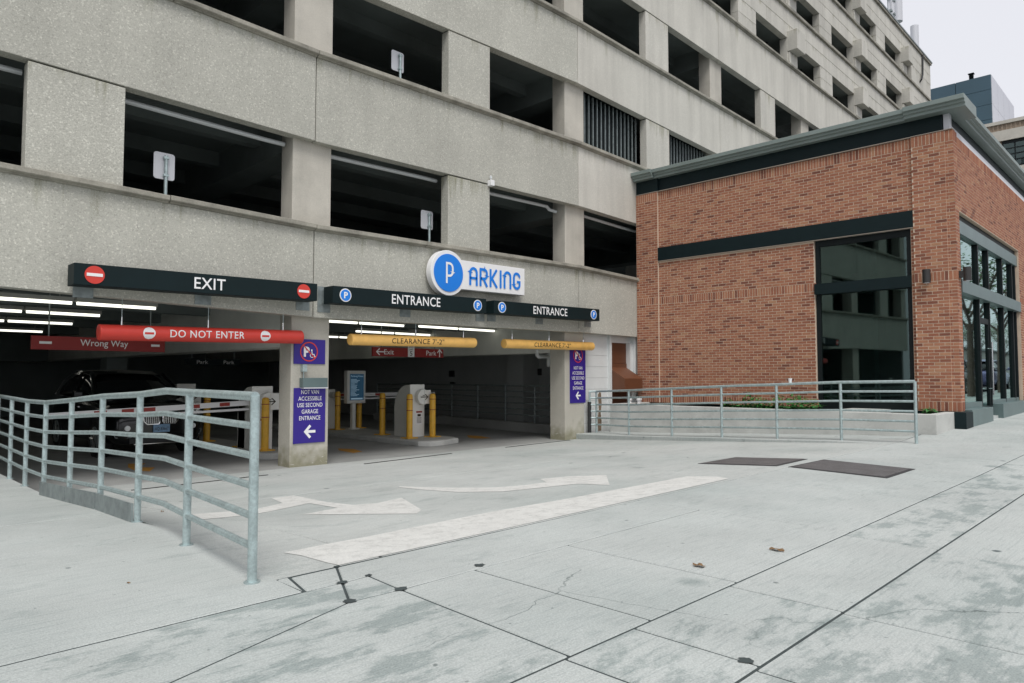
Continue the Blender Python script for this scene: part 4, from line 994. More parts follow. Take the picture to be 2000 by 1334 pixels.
# ================================================================== LANE ISLANDS, BOLLARDS, MACHINES
ZI = -.30
def island(name, poly, label):
    m_ = MB(); m_.prism(poly, lambda u, v, d: (u, v, d), ZF-.02, ZI); return tag(m_.build(name, 'planter_concrete', None, bevel=.03), label, 'kerb')
island('lane_island', [(10.12, 12.95), (10.3, 12.72), (10.7, 12.72), (11.35, 12.95), (11.5, 13.3), (11.5, 21), (10.12, 21)], 'raised concrete lane island between the two entrance lanes')
island('lane_island', [(6.35, 13.25), (6.55, 12.95), (7.0, 12.95), (7.25, 13.25), (7.25, 20), (6.35, 20)], 'raised concrete lane island between exit and entrance lanes behind the pillar')
def bollard(px, py, label, X=None, Y=None):
    p = atZ(px, py, ZI) if X is None else (X, Y, ZI)
    t = thing('bollard', label, 'bollard', p, 'yellow bollards on the lane islands')
    m_ = MB(); r_ = .075; n = 20; prof = [(r_, 0), (r_, .98), (r_*.93, 1.03), (r_*.7, 1.06), (0.001, 1.07)]
    vs = [(p[0]+r*math.cos(2*math.pi*k/n), p[1]+r*math.sin(2*math.pi*k/n), p[2]+z) for r, z in prof for k in range(n)]
    m_.add(vs, [(i*n+k, i*n+(k+1) % n, (i+1)*n+(k+1) % n, (i+1)*n+k) for i in range(len(prof)-1) for k in range(n)]); m_.build('post', 'bollard_yellow', t, smooth=True)
    MB().box(p[0]-.15, p[0]+.15, p[1]-.15, p[1]+.15, p[2], p[2]+.022).build('base_plate', 'bollard_yellow', t, bevel=.004)
    for z in (.92, .66): MB().cyl((p[0], p[1], p[2]+z), (p[0], p[1], p[2]+z+.018), r_+.003, 20).build('reflective_band', 'band_red', t)
bollard(659, 839, 'yellow bollard left of the rate display cabinet')
bollard(701, 836, 'yellow bollard behind the rate display post')
bollard(746.5, 849, 'yellow bollard between rate display and ticket machine')
bollard(799.6, 856, 'yellow bollard directly in front of the white ticket machine')
bollard(844.6, 853, 'yellow bollard right of the white ticket machine')
bollard(517, 880, 'yellow bollard next to the exit barrier cabinet and pillar')
bollard(473, 873, 'yellow bollard under the exit barrier arm')
bollard(403, 862, 'yellow bollard in front of the far exit payment machine')
def ticket_machine(label, x, y, wv=.42, dp=.62, H=1.28, arrow=False):
    t = thing('ticket_machine', label, 'ticket machine', (x, y, ZI))
    # side profile: flat front (-Y), rounded back shoulder (+Y)
    prof = [(0, 0), (dp, 0), (dp, H-.55)]+arc(dp-.55, H-.55, .55, .55, 0, 90, 14)+[(0, H), (-.02, H-.42), (0, H-.6)]
    m_ = MB(); m_.prism(prof, lambda u, v, d: (x+d, y+u, ZI+v), 0, wv); m_.build('cabinet', 'kiosk_grey', t, bevel=.012)
    m_ = MB(); prof2 = [(-.025, 0), (0, 0), (0, H+.01), (-.025, H+.01)]
    m_.prism(prof2, lambda u, v, d: (x+d, y+u-.022, ZI+v), -.012, wv+.012); m_.build('front_panel', 'kiosk_white', t, bevel=.008)
    c = (x+wv*.72, y-.05, ZI+H-.30)
    MB().cyl(c, (c[0], c[1]-.14, c[2]), .19, 28).build('control_head', 'kiosk_white', t, smooth=True, bevel=.012)
    hd = MB().box(c[0]+.0, c[0]+.2, c[1]-.16, c[1]-.12, c[2]-.17, c[2]+.17).build('head_cover', 'kiosk_white', t, bevel=.01)
    m_ = MB(); fn_ = face_y(c[1]-.161); stroke_mb(m_, [(c[0]-.12, c[2]), (c[0]+.08, c[2])], .022, fn_, .003); stroke_mb(m_, [(c[0]+.02, c[2]+.07), (c[0]+.10, c[2]), (c[0]+.02, c[2]-.07)], .022, fn_, .0035); stroke_mb(m_, [(c[0]-.06, c[2]+.04), (c[0]+.02, c[2]+.04)], .012, fn_, .004); m_.build('arrow_mark', 'dark_ink', t)
    lb = MB().box(x+.17, x+.35, y-.052, y-.047, ZI+.30, ZI+.62).build('label_panel', 'white_paint', t)
    MB().box(x+.17, x+.35, y-.056, y-.0525, ZI+.59, ZI+.63).build('label_stripe', 'band_red', lb)
    MB().box(x+.21, x+.31, y-.056, y-.0525, ZI+.50, ZI+.56).build('label_mark', 'dark_ink', lb)
    for k in range(5): MB().box(x+.19, x+.33, y-.056, y-.0525, ZI+.34+.03*k, ZI+.35+.03*k).build('label_line', 'dark_ink', lb)
    return t
ticket_machine('white ticket machine with arrow head behind a bollard on the middle island', 10.62, 13.95)
ticket_machine('white exit payment machine half hidden behind the first pillar', 6.50, 13.75)
ticket_machine('far white exit payment machine behind the black car bonnet', 6.45, 17.6, H=1.30)
def barrier(name, label, hub, tip, stripes, cabinet=None):
    t = thing(name, label, 'barrier', (hub[0], hub[1], ZI)); hub, tip = Vector(hub), Vector(tip); d = (tip-hub)
    m_ = MB(); up = Vector((0, 0, 1)); s_ = d.normalized().cross(up)*.02
    def bar(a, b, h, nm, mat, o=0, par=None):
        q = [a-s_*(1+o), b-s_*(1+o), b+s_*(1+o), a+s_*(1+o)]
        return MB().hexa([v-up*h for v in q]+[v+up*h for v in q]).build(nm, mat, par or t)
    arm = bar(hub, tip, .05, 'arm', 'white_paint'); bar(hub-up*.13, hub+d*.62-up*.10, .022, 'support_bar', 'white_paint')
    for k in stripes: bar(hub+d*k, hub+d*(k+.055), .036, 'red_stripe', 'band_red', .15, arm)
    MB().cyl(hub-s_*5, hub+s_*5, .09, 16).build('hub', 'kiosk_grey', t)
    if cabinet: MB().box(*cabinet).build('cabinet', 'kiosk_white', t, bevel=.02)
    return t
barrier('barrier_gate', 'white striped barrier arm across the exit lane before the black car', (6.62, 13.88, .66), (2.95, 13.88, .52), (.14, .30, .52, .62, .74), (6.5, 6.82, 14.02, 14.36, ZI, .78))
barrier('barrier_gate', 'white barrier arm reaching right from the rate display island', (10.72, 17.6, .66), (14.4, 17.6, .64), (.05, .38, .75), (10.5, 10.86, 17.72, 18.1, ZI, .82))
# rate display
p = atZ(690, 838, ZI); t = thing('rate_display', 'white framed dark screen listing parking rates on a white post', 'display', p)
a = atY(676, 724, p[1]); b = atY(711, 787, p[1])
MB().box(a[0], b[0], p[1]-.07, p[1]+.10, b[2], a[2]).build('display_case', 'kiosk_white', t, bevel=.01)
sc_ = MB().box(a[0]+.085, b[0]-.065, p[1]-.078, p[1]-.068, b[2]+.09, a[2]-.09).build('screen', 'screen', t)
m_ = MB(); text_mb(m_, 'Parking Rates', a[0]+.11, a[2]-.19, b[0]-a[0]-.2, .06, face_y(p[1]-.078), .003); m_.build('screen_title', 'screen_text', sc_)
m_ = MB()
for k in range(15):
    z = a[2]-.25-.033*k; q = rnd.uniform(.12, .3); fn_ = face_y(p[1]-.078); m_.prism([(a[0]+.11, z), (a[0]+.11+q, z), (a[0]+.11+q, z+.012), (a[0]+.11, z+.012)], fn_, .001, .003)
m_.prism([(a[0]+.12, b[2]+.11), (b[0]-.1, b[2]+.11), (b[0]-.1, b[2]+.15), (a[0]+.12, b[2]+.15)], face_y(p[1]-.078), .001, .003); m_.build('screen_lines', 'screen_text', sc_)
MB().box(p[0]-.055, p[0]+.055, p[1]-.03, p[1]+.08, ZI, b[2]+.05).build('post', 'kiosk_white', t, bevel=.006); MB().box(p[0]-.13, p[0]+.13, p[1]-.12, p[1]+.16, ZI, ZI+.03).build('foot', 'kiosk_white', t)
# ================================================================== RAILINGS
def railing(name, label, posts, kinks=(), offs=(0, .172, .344, .516, .688, .86), r=.024, rp=.027, ext=None, base=None, mat='galvanised'):
    """posts: (x, y, z_top, z_ground)"""
    t = thing(name, label, 'railing', posts[0][:2]+(posts[0][3],))
    pts = sorted(list(posts)+list(kinks), key=lambda p: p[1])
    for i, (x, y, zt, zg) in enumerate(posts):
        MB().cyl((x, y, zg-.03), (x, y, zt+.0), rp, 16).build('post', mat, t, smooth=True)
        if base: MB().cyl((x, y, zg-.005), (x, y, zg+.008), rp*1.7, 16).build('base_collar', mat, t, smooth=True)
    for k, o in enumerate(offs):
        MB().tube([(x, y, zt-o) for x, y, zt, zg in pts], r*(1.12 if k == 0 else .88), 14).build('rail', mat, t, smooth=True)
    return t
LP = [(1.88, 3.93, 1.082), (1.97, 5.13, 1.082), (2.07, 6.45, 1.043), (2.09, 7.55, 1.003), (2.10, 8.66, .94), (2.10, 9.75, .886), (2.10, 10.7, .88), (2.10, 11.6, .895), (2.10, 12.5, .91), (2.10, 13.5, .91), (2.1, 14.6, .91)]
lr = railing('ramp_railing', 'galvanised pipe railing with toe plate along the left walkway edge', [(x, y, z, zl(y)) for x, y, z in LP], kinks=[(2.02, 5.72, 1.084, 0)], base=True)
for (y0, y1) in ((6.45, 7.55), (7.55, 8.66), (8.66, 9.75)):
    x0, x1 = [lerp([(p_[1], p_[0]) for p_ in LP], y) for y in (y0, y1)]
    MB().hexa([(x0-.045, y0+.01, zl(y0)+.0), (x1-.045, y1-.01, zl(y1)), (x1-.03, y1-.01, zl(y1)), (x0-.03, y0+.01, zl(y0)), (x0-.045, y0+.01, zl(y0)+.155), (x1-.045, y1-.01, zl(y1)+.155), (x1-.03, y1-.01, zl(y1)+.155), (x0-.03, y0+.01, zl(y0)+.155)]).build('toe_plate', 'dark_galv', lr)
RP = [(13.57, 3.57), (13.60, 4.82), (13.70, 6.08), (13.74, 7.29), (13.86, 8.57), (14.10, 9.9), (14.72, 11.36)]
railing('walkway_railing', 'galvanised pipe railing on the kerb in front of the concrete planter', [(x, y, wk(x, y)+1.07, wk(x, y)) for x, y in RP]+[(14.62, 11.5, wk(14.6, 11.5)+1.07, wk(14.6, 11.5)+.18)])
IP = [(14.95, 12.4), (15.0, 13.84), (15.15, 15.2), (15.3, 16.6), (15.5, 18.1), (15.5, 20), (15.2, 22)]
m_ = MB(); pts = [(x-.12, y) for x, y in IP]+[(x+.3, y) for x, y in reversed(IP)]
m_.prism([(14.85, 11.98)]+pts+[(15.3, 11.98)], lambda u, v, d: (u, v, d), ZF-.02, -.16); tag(m_.build('ramp_kerb', 'garage_floor', None, bevel=.02), 'low concrete kerb wall curving under the railing inside the garage', 'kerb')
railing('inner_railing', 'dim pipe railing on the low kerb wall inside the garage', [(x+.05, y, .91, -.16) for x, y in IP], mat='dark_galv')
# electric boxes on the inner side wall
for (px, py0, py1, lab) in ((884, 724, 736, 'upper dark electrical box on the inner garage wall by the far post'), (1054, 720, 733, 'upper dark electrical box on the inner garage wall by the pipe'), (886, 746, 750, 'lower dark switch box on the inner garage wall by the far post'), (1049, 748, 756, 'lower dark switch box on the inner garage wall by the pipe')):
    a = atX(px-4, py0, 16.95); b = atX(px+4, py1, 16.95); tag(MB().box(16.87, 16.96, min(a[1], b[1]), max(a[1], b[1]), b[2], a[2]).build('electrical_box', 'plastic_dark', None, bevel=.006), lab, 'box')
t = thing('drain_pipe', 'white drain pipe elbow beside the second pillar under the beam', 'pipe', (14.2, 12.4, .8))
MB().tube([atY(1049, 683, 12.6), atY(1049, 694, 12.6), atY(1052, 697, 12.6), atY(1070, 696, 12.6)], .05, 10).tube([atY(1074, 686, 12.6), atY(1074, 716, 12.6)], .09, 10).build('pipe', 'white_block', t, smooth=True)

# ================================================================== PLANTER, VENT HOOD, PLANTS
PX0, PX1 = 15.1, 16.45
def pw(nm, x0, x1, y0, y1, mat='planter_concrete'): return MB().box(x0, x1, y0, y1, -.45, .47).build(nm, mat, planter, bevel=.012)
planter = thing('planter', 'long low concrete planter wall in front of the brick store', 'planter', (15.7, 7.3, -.2))
pw('planter_wall', PX0, PX0+.2, 3.62, 11.2); pw('planter_wall', PX0+.2, PX1, 3.62, 3.80); pw('planter_wall', PX0+.2, PX1+.25, 11.0, 11.2)
MB().box(PX0+.2, BM_+.05, 3.80, 11.0, -.4, .40).build('soil_bed', 'soil', planter)
MB().box(PX0+.7, BM_+.06, 4.9, 5.7, .405, .475).build('capping', 'planter_concrete', planter)
vh = thing('vent_hood', 'brown sheet metal hood with sloping top beside the brick store', 'hood', (16.1, 11.4, .76))
m_ = MB(); y0, y1 = CF+.15, 11.16
m_.add([(15.715, y0, .76), (16.55, y0, .76), (16.55, y1, .76), (15.715, y1, .76), (15.715, y0, 1.44), (16.55, y0, 1.44), (16.55, y1, 1.13), (15.715, y1, 1.13)], [(0, 3, 2, 1), (4, 5, 6, 7), (0, 1, 5, 4), (1, 2, 6, 5), (2, 3, 7, 6), (3, 0, 4, 7)]); m_.build('hood_shell', 'brown_metal', vh, bevel=.006)
for k, (x, y) in enumerate(((15.85, 11.1), (15.98, 10.9), (16.1, 10.95), (16.25, 11.08))):
    t = thing('pipe_stub', 'white pipe stub standing on the planter end under the brown hood', 'pipe', (x, y, .40), 'white pipe stubs under the brown hood')
    MB().cyl((x, y, .38), (x, y, .62), .045, 14).build('stub', 'white_paint', t, smooth=True); MB().cyl((x, y, .54), (x, y, .60), .062, 14).build('collar', 'white_paint', t, smooth=True)
def plant(px, py, size, label):
    p = atX(px, py, 15.62); p = (15.62+rnd.uniform(-.12, .25), p[1], .39)
    t = thing('leafy_plant', label, 'plant', p, 'low plants in the planter')
    m_ = MB()
    for k in range(int(120*size)):
        a = rnd.uniform(0, 2*math.pi); rr_ = rnd.uniform(.02, .30)*size; h = rnd.uniform(.03, .36)*size*(1.2-rr_/.4)
        c = Vector((p[0]+rr_*math.cos(a), p[1]+rr_*math.sin(a)*1.3, p[2]+h+.03)); ln = rnd.uniform(.07, .15); wv = ln*rnd.uniform(.4, .6)
        d = Vector((math.cos(a), math.sin(a), rnd.uniform(-.5, .6))).normalized(); s_ = d.cross(Vector((0, 0, 1))).normalized(); s_ = (s_+Vector((0, 0, rnd.uniform(-.4, .4)))).normalized()
        m_.add([c-d*ln*.5, c-d*.1*ln+s_*wv*.5+Vector((0, 0, .008)), c+d*ln*.55-Vector((0, 0, .01)), c-d*.1*ln-s_*wv*.5+Vector((0, 0, .008)), c], [(0, 4, 1), (1, 4, 2), (2, 4, 3), (3, 4, 0)])
    stuff(m_.build('leaves', 'leaf', t))
    m_ = MB()
    for k in range(5):
        a = rnd.uniform(0, 6.28); m_.cyl(p, (p[0]+.1*size*math.cos(a), p[1]+.1*size*math.sin(a), p[2]+.2*size), .006, 5)
    m_.build('stems', 'leaf', t)
for px, s_, lb in ((1424, .6, 'smallest leafy green plant in the planter'), (1462, 1.05, 'leafy green plant in the planter, bushy, against the brick soldier course'), (1482, .8, 'leafy green plant in the planter next to the bushy one'), (1512, .95, 'leafy green plant in the planter behind the middle rail post'), (1540, .9, 'leafy green plant in the planter middle of the row'), (1566, .9, 'leafy green plant in the planter beside the window frame'), (1592, .7, 'leafy green plant in the planter below the dark side window'), (1810, .35, 'sparse dry plant in the planter corner by the brick pier')):
    plant(px, 795, s_, lb)
# paper cup on the rail
P = (13.70, 5.80, wk(13.7, 5.8)+1.085); m_ = MB(); m_.cyl(P, (P[0], P[1], P[2]+.085), .026, 16, .036); m_.cyl((P[0], P[1], P[2]+.083), (P[0], P[1], P[2]+.093), .039, 16); tag(m_.build('paper_cup', 'white_paint', None, smooth=True), 'small white paper cup standing on the walkway rail', 'cup')

# ================================================================== MARKINGS, PLATES, DRAINS, LEAVES
def flat(name, px, mat, label, cat, lift=.0035, th=0, fn=g):
    pts = [onG(x, y, fn) for x, y in px]; m_ = MB(); n = len(pts)
    if th:
        m_.add([(x, y, z+lift-th) for x, y, z in pts]+[(x, y, z+lift) for x, y, z in pts], [tuple(range(n-1, -1, -1)), tuple(range(n, 2*n))]+[(i, (i+1) % n, n+(i+1) % n, n+i) for i in range(n)])
    else:
        bm = bmesh.new(); bm.faces.new([bm.verts.new((x, y, 0)) for x, y, z in pts]); bmesh.ops.triangulate(bm, faces=bm.faces[:])
        for ax in (0, 1):
            lo_ = min(p[ax] for p in pts); hi_ = max(p[ax] for p in pts); q = lo_+.16
            while q < hi_:
                bmesh.ops.bisect_plane(bm, geom=bm.verts[:]+bm.edges[:]+bm.faces[:], plane_co=(q, 0, 0) if ax == 0 else (0, q, 0), plane_no=(1, 0, 0) if ax == 0 else (0, 1, 0)); q += .16
        bm.verts.index_update(); m_.add([(v.co.x, v.co.y, fn(v.co.x, v.co.y)+lift) for v in bm.verts], [tuple(v.index for v in f.verts) for f in bm.faces]); bm.free()
    return tag(m_.build(name, mat, None), label, cat)
flat('painted_stripe', [(553, 1080), (600, 1071), (650, 1061), (780, 1036), (960, 1000), (1100, 976), (1343, 930.5), (1400, 931.5), (1424, 935), (1250, 974), (1100, 1007.5), (1040, 1021), (850, 1063), (662, 1104.5), (640, 1100), (590, 1086)], 'road_paint', 'wide worn white stop stripe across the driveway', 'road marking')
K7 = lambda L_: [(x/2.3256+380, y/2.3256+880) for x, y in L_]
flat('painted_arrow', K7([(-40, 292), (300, 262), (400, 240), (350, 218), (450, 205), (600, 235), (720, 248), (830, 240), (940, 215), (1030, 270), (1010, 288), (490, 292), (650, 262), (520, 240), (300, 285), (-40, 322)]), 'road_paint', 'worn white arrow painted behind the end of the left railing', 'road marking')
flat('painted_arrow', K7([(930, 163), (1060, 168), (1200, 170), (1370, 168), (1500, 158), (1600, 145), (1570, 130), (1700, 118), (1870, 112), (1885, 158), (1740, 152), (1550, 172), (1400, 187), (1200, 190), (1050, 180), (930, 168)]), 'road_paint', 'long curved white arrow painted on the driveway below the entrance lanes', 'road marking')
GFn = lambda X, Y: ZF
for px, lb in (([(250, 906), (285, 905), (270, 913), (303, 913), (292, 921), (262, 919), (250, 913)], 'faded orange arrow on the exit lane floor'), ([(660, 876), (690, 877), (708, 882), (690, 885), (662, 880)], 'faded orange arrow on the near entrance lane floor'), ([(912, 850), (940, 852), (960, 856), (930, 857), (915, 855)], 'faded orange arrow on the far entrance lane floor')):
    flat('floor_arrow', px, 'orange_paint', lb, 'road marking', fn=GFn)
def strip_px(name, a, b, wv, label):
    A, B = Vector(onG(*a)), Vector(onG(*b)); d = (B-A); s_ = Vector((-d.y, d.x, 0)).normalized()*wv/2; m_ = MB(); z = Vector((0, 0, .008))
    m_.hexa([A-s_-z*3, B-s_-z*3, B+s_-z*3, A+s_-z*3, A-s_+z, B-s_+z, B+s_+z, A+s_+z]); tag(m_.build(name, 'rubber', None), label, 'floor strip')
strip_px('floor_strip', (712, 906.5), (882, 886), .045, 'black strip across the floor at the near entrance lane threshold')
strip_px('floor_strip', (988, 874), (1112, 860), .045, 'black strip across the floor at the far entrance lane threshold')
strip_px('floor_strip', (257, 958), (523, 928), .035, 'black strip across the floor at the exit lane threshold')
def plate(px, label, fn_=g):
    pts = [Vector(onG(x, y)) for x, y in px]; c = sum(pts, Vector())/4; t = thing('cover_plate', label, 'plate', tuple(c))
    m_ = MB(); z = Vector((0, 0, .012)); inn = [c+(p_-c)*.93 for p_ in pts]
    m_.add([p_+z*.3-z for p_ in pts]+[p_+z*.45 for p_ in pts], [(0, 1, 2, 3), (4, 5, 6, 7), (0, 1, 5, 4), (1, 2, 6, 5), (2, 3, 7, 6), (3, 0, 4, 7)]); m_.build('frame', 'iron_plate_rim', t)
    m_ = MB(); m_.add([p_-z for p_ in inn]+[p_+z*.9 for p_ in inn], [(0, 1, 2, 3), (4, 5, 6, 7), (0, 1, 5, 4), (1, 2, 6, 5), (2, 3, 7, 6), (3, 0, 4, 7)]); m_.build('cover', 'iron_plate', t)
plate([(1363, 906), (1436, 893.6), (1577.6, 897), (1516.6, 910.8)], 'dark iron cover plate in the driveway near the kerb')
plate([(1539.7, 912.4), (1609, 898), (1787.9, 916.7), (1732.7, 934.5)], 'dark iron cover plate in the sidewalk below the railing end')
def leaf(px, py, s_, rot, label, mat='dead_leaf'):
    p = Vector(onG(px, py)); m_ = MB(); n = 14; vs = [p+Vector((0, 0, .02*s_/.1))]
    for k in range(n):
        a = 2*math.pi*k/n; rr_ = s_*(.55+.45*abs(math.cos(a*2.5+rot)))*rnd.uniform(.8, 1.1); vs.append(p+Vector((rr_*math.cos(a+rot)*.55, rr_*math.sin(a+rot), .004+rnd.uniform(0, .028)*s_/.1)))
    m_.add(vs, [(0, 1+k, 1+(k+1) % n) for k in range(n)]); tag(m_.build('fallen_leaf', mat, None), label, 'leaf')
leaf(1365, 1107, .055, .3, 'curled dry brown leaf on the sidewalk slab'); leaf(1518, 1076, .06, 1.2, 'flat pale dry leaf beside the sidewalk joint'); leaf(317, 1000, .035, 0, 'small reddish leaf behind the left railing', 'dead_leaf'); leaf(251, 1140, .02, .8, 'tiny brown leaf scrap on the left walkway')

# ================================================================== CARS
def make_car(label, loc, heading, paint, detailed=True, cat='car', group=None):
    """SUV built in local axes: nose at -Y, centre x=0, ground z=0; then turned by heading and moved"""
    t = thing('parked_suv', label, cat, (0, 0, 0), group)
    hw = .96
    # lofted lower body: stations along Y (front to back): (y, z_low, z_high, half_width)
    st = [(0.0, .34, .74, .60), (.03, .27, .86, .74), (.12, .24, .98, .84), (.35, .23, 1.05, .92), (.8, .23, 1.09, .95), (1.45, .23, 1.14, hw), (2.4, .23, 1.15, hw), (3.5, .23, 1.16, hw), (4.3, .26, 1.16, .93), (4.65, .32, 1.10, .86), (4.78, .45, 1.0, .76)]
    def ring(y, z0, z1, w_):
        h = z1-z0
        return [(0, y, z0), (w_*.86, y, z0), (w_*.97, y, z0+h*.16), (w_, y, z0+h*.42), (w_*.985, y, z0+h*.68), (w_*.94, y, z0+h*.88), (w_*.80, y, z1-.012), (w_*.4, y, z1+.012), (0, y, z1+.02)]
    def loft(rings):
        m_ = MB(); n = len(rings[0]); full_ = []
        for r_ in rings: full_.append(r_+[(-x, y, z) for x, y, z in reversed(r_[1:-1])])
        k = len(full_[0]); m_.add([v for f in full_ for v in f], [(i*k+j, i*k+(j+1) % k, (i+1)*k+(j+1) % k, (i+1)*k+j) for i in range(len(full_)-1) for j in range(k)]+[tuple(range(k-1, -1, -1)), tuple(range((len(full_)-1)*k, len(full_)*k))])
        return m_
    def sub(ob):
        mo = ob.modifiers.new('s', 'SUBSURF'); mo.levels = 1; mo.render_levels = 2; return ob
    body = sub(loft([ring(*s_) for s_ in st]).build('body', paint, t, smooth=True))
    gh = [(1.15, 1.10, 1.12, .82), (1.35, 1.10, 1.22, .82), (2.05, 1.12, 1.66, .68), (2.6, 1.12, 1.74, .66), (3.6, 1.12, 1.72, .66), (4.2, 1.12, 1.62, .66), (4.62, 1.10, 1.30, .74)]
    def ring2(y, z0, z1, w_):
        wb = .86
        return [(0, y, z0), (wb, y, z0), (wb-(wb-w_)*.5, y, z0+(z1-z0)*.5), (w_+.02, y, z1-.09 if z1-z0 > .2 else z1-.01), (w_*.8, y, z1-.02), (0, y, z1)]
    sub(loft([ring2(*s_) for s_ in gh]).build('cabin_glass', 'car_glass', t, smooth=True))
    m_ = MB()
    roof_st = [(2.0, 1.655, .62), (2.4, 1.735, .60), (3.0, 1.755, .60), (3.7, 1.74, .60), (4.25, 1.64, .60)]
    vs = []; 
    for y, z, w_ in roof_st: vs += [(-w_-.08, y, z-.10), (-w_, y, z-.01), (0, y, z+.018), (w_, y, z-.01), (w_+.08, y, z-.10)]
    m_.add(vs, [(i*5+j, i*5+j+1, (i+1)*5+j+1, (i+1)*5+j) for i in range(len(roof_st)-1) for j in range(4)]); m_.build('roof', paint, t, smooth=True)
    for s_ in (-1, 1):
        MB().tube([(s_*.845, 1.25, 1.16), (s_*.78, 1.65, 1.45), (s_*.715, 2.05, 1.66)], .035, 8).build('windscreen_pillar', paint, t, smooth=True)
        MB().tube([(s_*.875, 2.75, 1.13), (s_*.70, 2.85, 1.70)], .035, 8).build('door_pillar', paint, t, smooth=True)
        MB().tube([(s_*.87, 1.35, 1.17), (s_*.80, 1.75, 1.47), (s_*.74, 2.1, 1.63), (s_*.71, 2.7, 1.685), (s_*.70, 3.5, 1.67), (s_*.75, 4.1, 1.53), (s_*.87, 4.3, 1.2), (s_*.89, 3.5, 1.155), (s_*.89, 2.2, 1.15), (s_*.87, 1.35, 1.17)], .010, 6).build('window_trim', 'chrome', t, smooth=True)
        mr_ = MB(); mr_.add([(s_*(.98+a_), 1.55+b_, 1.17+c_) for a_ in (0, .2) for b_ in (0, .1) for c_ in (0, .15)], [(0, 1, 3, 2), (4, 6, 7, 5), (0, 4, 5, 1), (2, 3, 7, 6), (0, 2, 6, 4), (1, 5, 7, 3)]); mr_.build('mirror', paint, t, bevel=.04, segs=3)
        MB().box(min(s_*.87, s_*1.0), max(s_*.87, s_*1.0), 1.58, 1.62, 1.16, 1.2).build('mirror_arm', paint, t)
        MB().box(min(s_*.955, s_*.985), max(s_*.955, s_*.985), 2.45, 2.65, .98, 1.01).build('door_handle', 'chrome', t)
        hl = MB(); hl.add([(s_*.50, .055, .84), (s_*.62, .10, .80), (s_*.86, .30, .86), (s_*.88, .40, .95), (s_*.72, .20, .95), (s_*.52, .085, .92)], [(0, 1, 2, 3, 4, 5)]); hl.add([(s_*.50, .02, .845), (s_*.63, .045, .81), (s_*.875, .26, .865), (s_*.89, .37, .945), (s_*.73, .16, .945), (s_*.52, .04, .915)], [(0, 1, 2, 3, 4, 5)]); hlo = hl.build('headlight', 'lamp_glass', t)
        for q in (.62, .76): MB().cyl((s_*q, .04+(q-.6)*.5, .875), (s_*q, .10+(q-.6)*.5, .875), .05, 16).build('headlamp_ring', 'chrome', hlo)
        MB().cyl((s_*.62, -.012, .60), (s_*.62, .06, .60), .052, 16).build('fog_lamp', 'lamp_glass', t)
        MB().tube([(s_*.55, -.0, .42), (s_*.80, .10, .42), (s_*.84, .12, .52), (s_*.58, -.0, .50), (s_*.55, -.0, .42)], .012, 6).build('intake_trim', 'dark_galv', t)
        # kidney grille
        kid = [(s_*.03, .70), (s_*.05, .66), (s_*.26, .66), (s_*.32, .72), (s_*.33, .80), (s_*.29, .86), (s_*.06, .86), (s_*.03, .82), (s_*.03, .70)]
        gr_ = MB().tube([(u, -.012+abs(u)*.07, v) for u, v in kid], .014, 6).build('grille_surround', 'chrome', t, smooth=True)
        bk = MB(); bk.add([(u, .0+abs(u)*.07, v) for u, v in kid[:-1]], [tuple(range(8))]); bk.build('grille_back', 'plastic_dark', gr_)
        for q in range(7):
            u = s_*(.065+.036*q); MB().cyl((u, -.012+abs(u)*.07, .67), (u, -.012+abs(u)*.07, .85), .006, 6).build('grille_bar', 'chrome', gr_)
        for yw in (.88, 3.78):
            wl = thing('wheel', '', '', (0, 0, 0)); 
            for k_ in ('label', 'category'): del wl[k_]
            wl.parent = t
            MB().cyl((s_*.70, yw, .36), (s_*.95, yw, .36), .36, 28).build('tyre', 'rubber', wl, smooth=True, bevel=.03)
            MB().cyl((s_*.93, yw, .36), (s_*.962, yw, .36), .25, 24).build('rim', 'dark_galv', wl, smooth=True)
            for q in range(5):
                a_ = q*2*math.pi/5; MB().cyl((s_*.955, yw, .36), (s_*.965, yw+.23*math.cos(a_), .36+.23*math.sin(a_)), .025, 6).build('spoke', 'chrome', wl)
            MB().cyl((s_*.925, yw, .38), (s_*.945, yw, .38), .42, 28).build('wheel_arch', 'plastic_dark', t)
    MB().box(-.58, .58, -.012, .05, .30, .40).build('lower_intake', 'plastic_dark', t)
    MB().box(-.50, .50, -.02, .03, .275, .29).build('skid_trim', 'chrome', t)
    pl_ = MB().box(-.155, .155, -.03, .02, .50, .655).build('number_plate', 'plate_blue', t)
    m_ = MB(); text_mb(m_, 'AQ 83667', -.13, .525, .26, .075, face_y(-.031), .002); m_.build('plate_number', 'dark_ink', pl_)
    t.location = loc; t.rotation_euler = (0, 0, heading)
    return t
make_car('black SUV facing out behind the exit barrier arm', (5.2, 14.95, ZF), R(0), 'car_black')
make_car('silver SUV parked along the street kerb', (42.5, -1.6, .30), R(90), 'car_silver')
make_car('violet grey SUV parked along the street kerb ahead of the silver one', (50.0, -1.6, .36), R(90), 'car_purple')

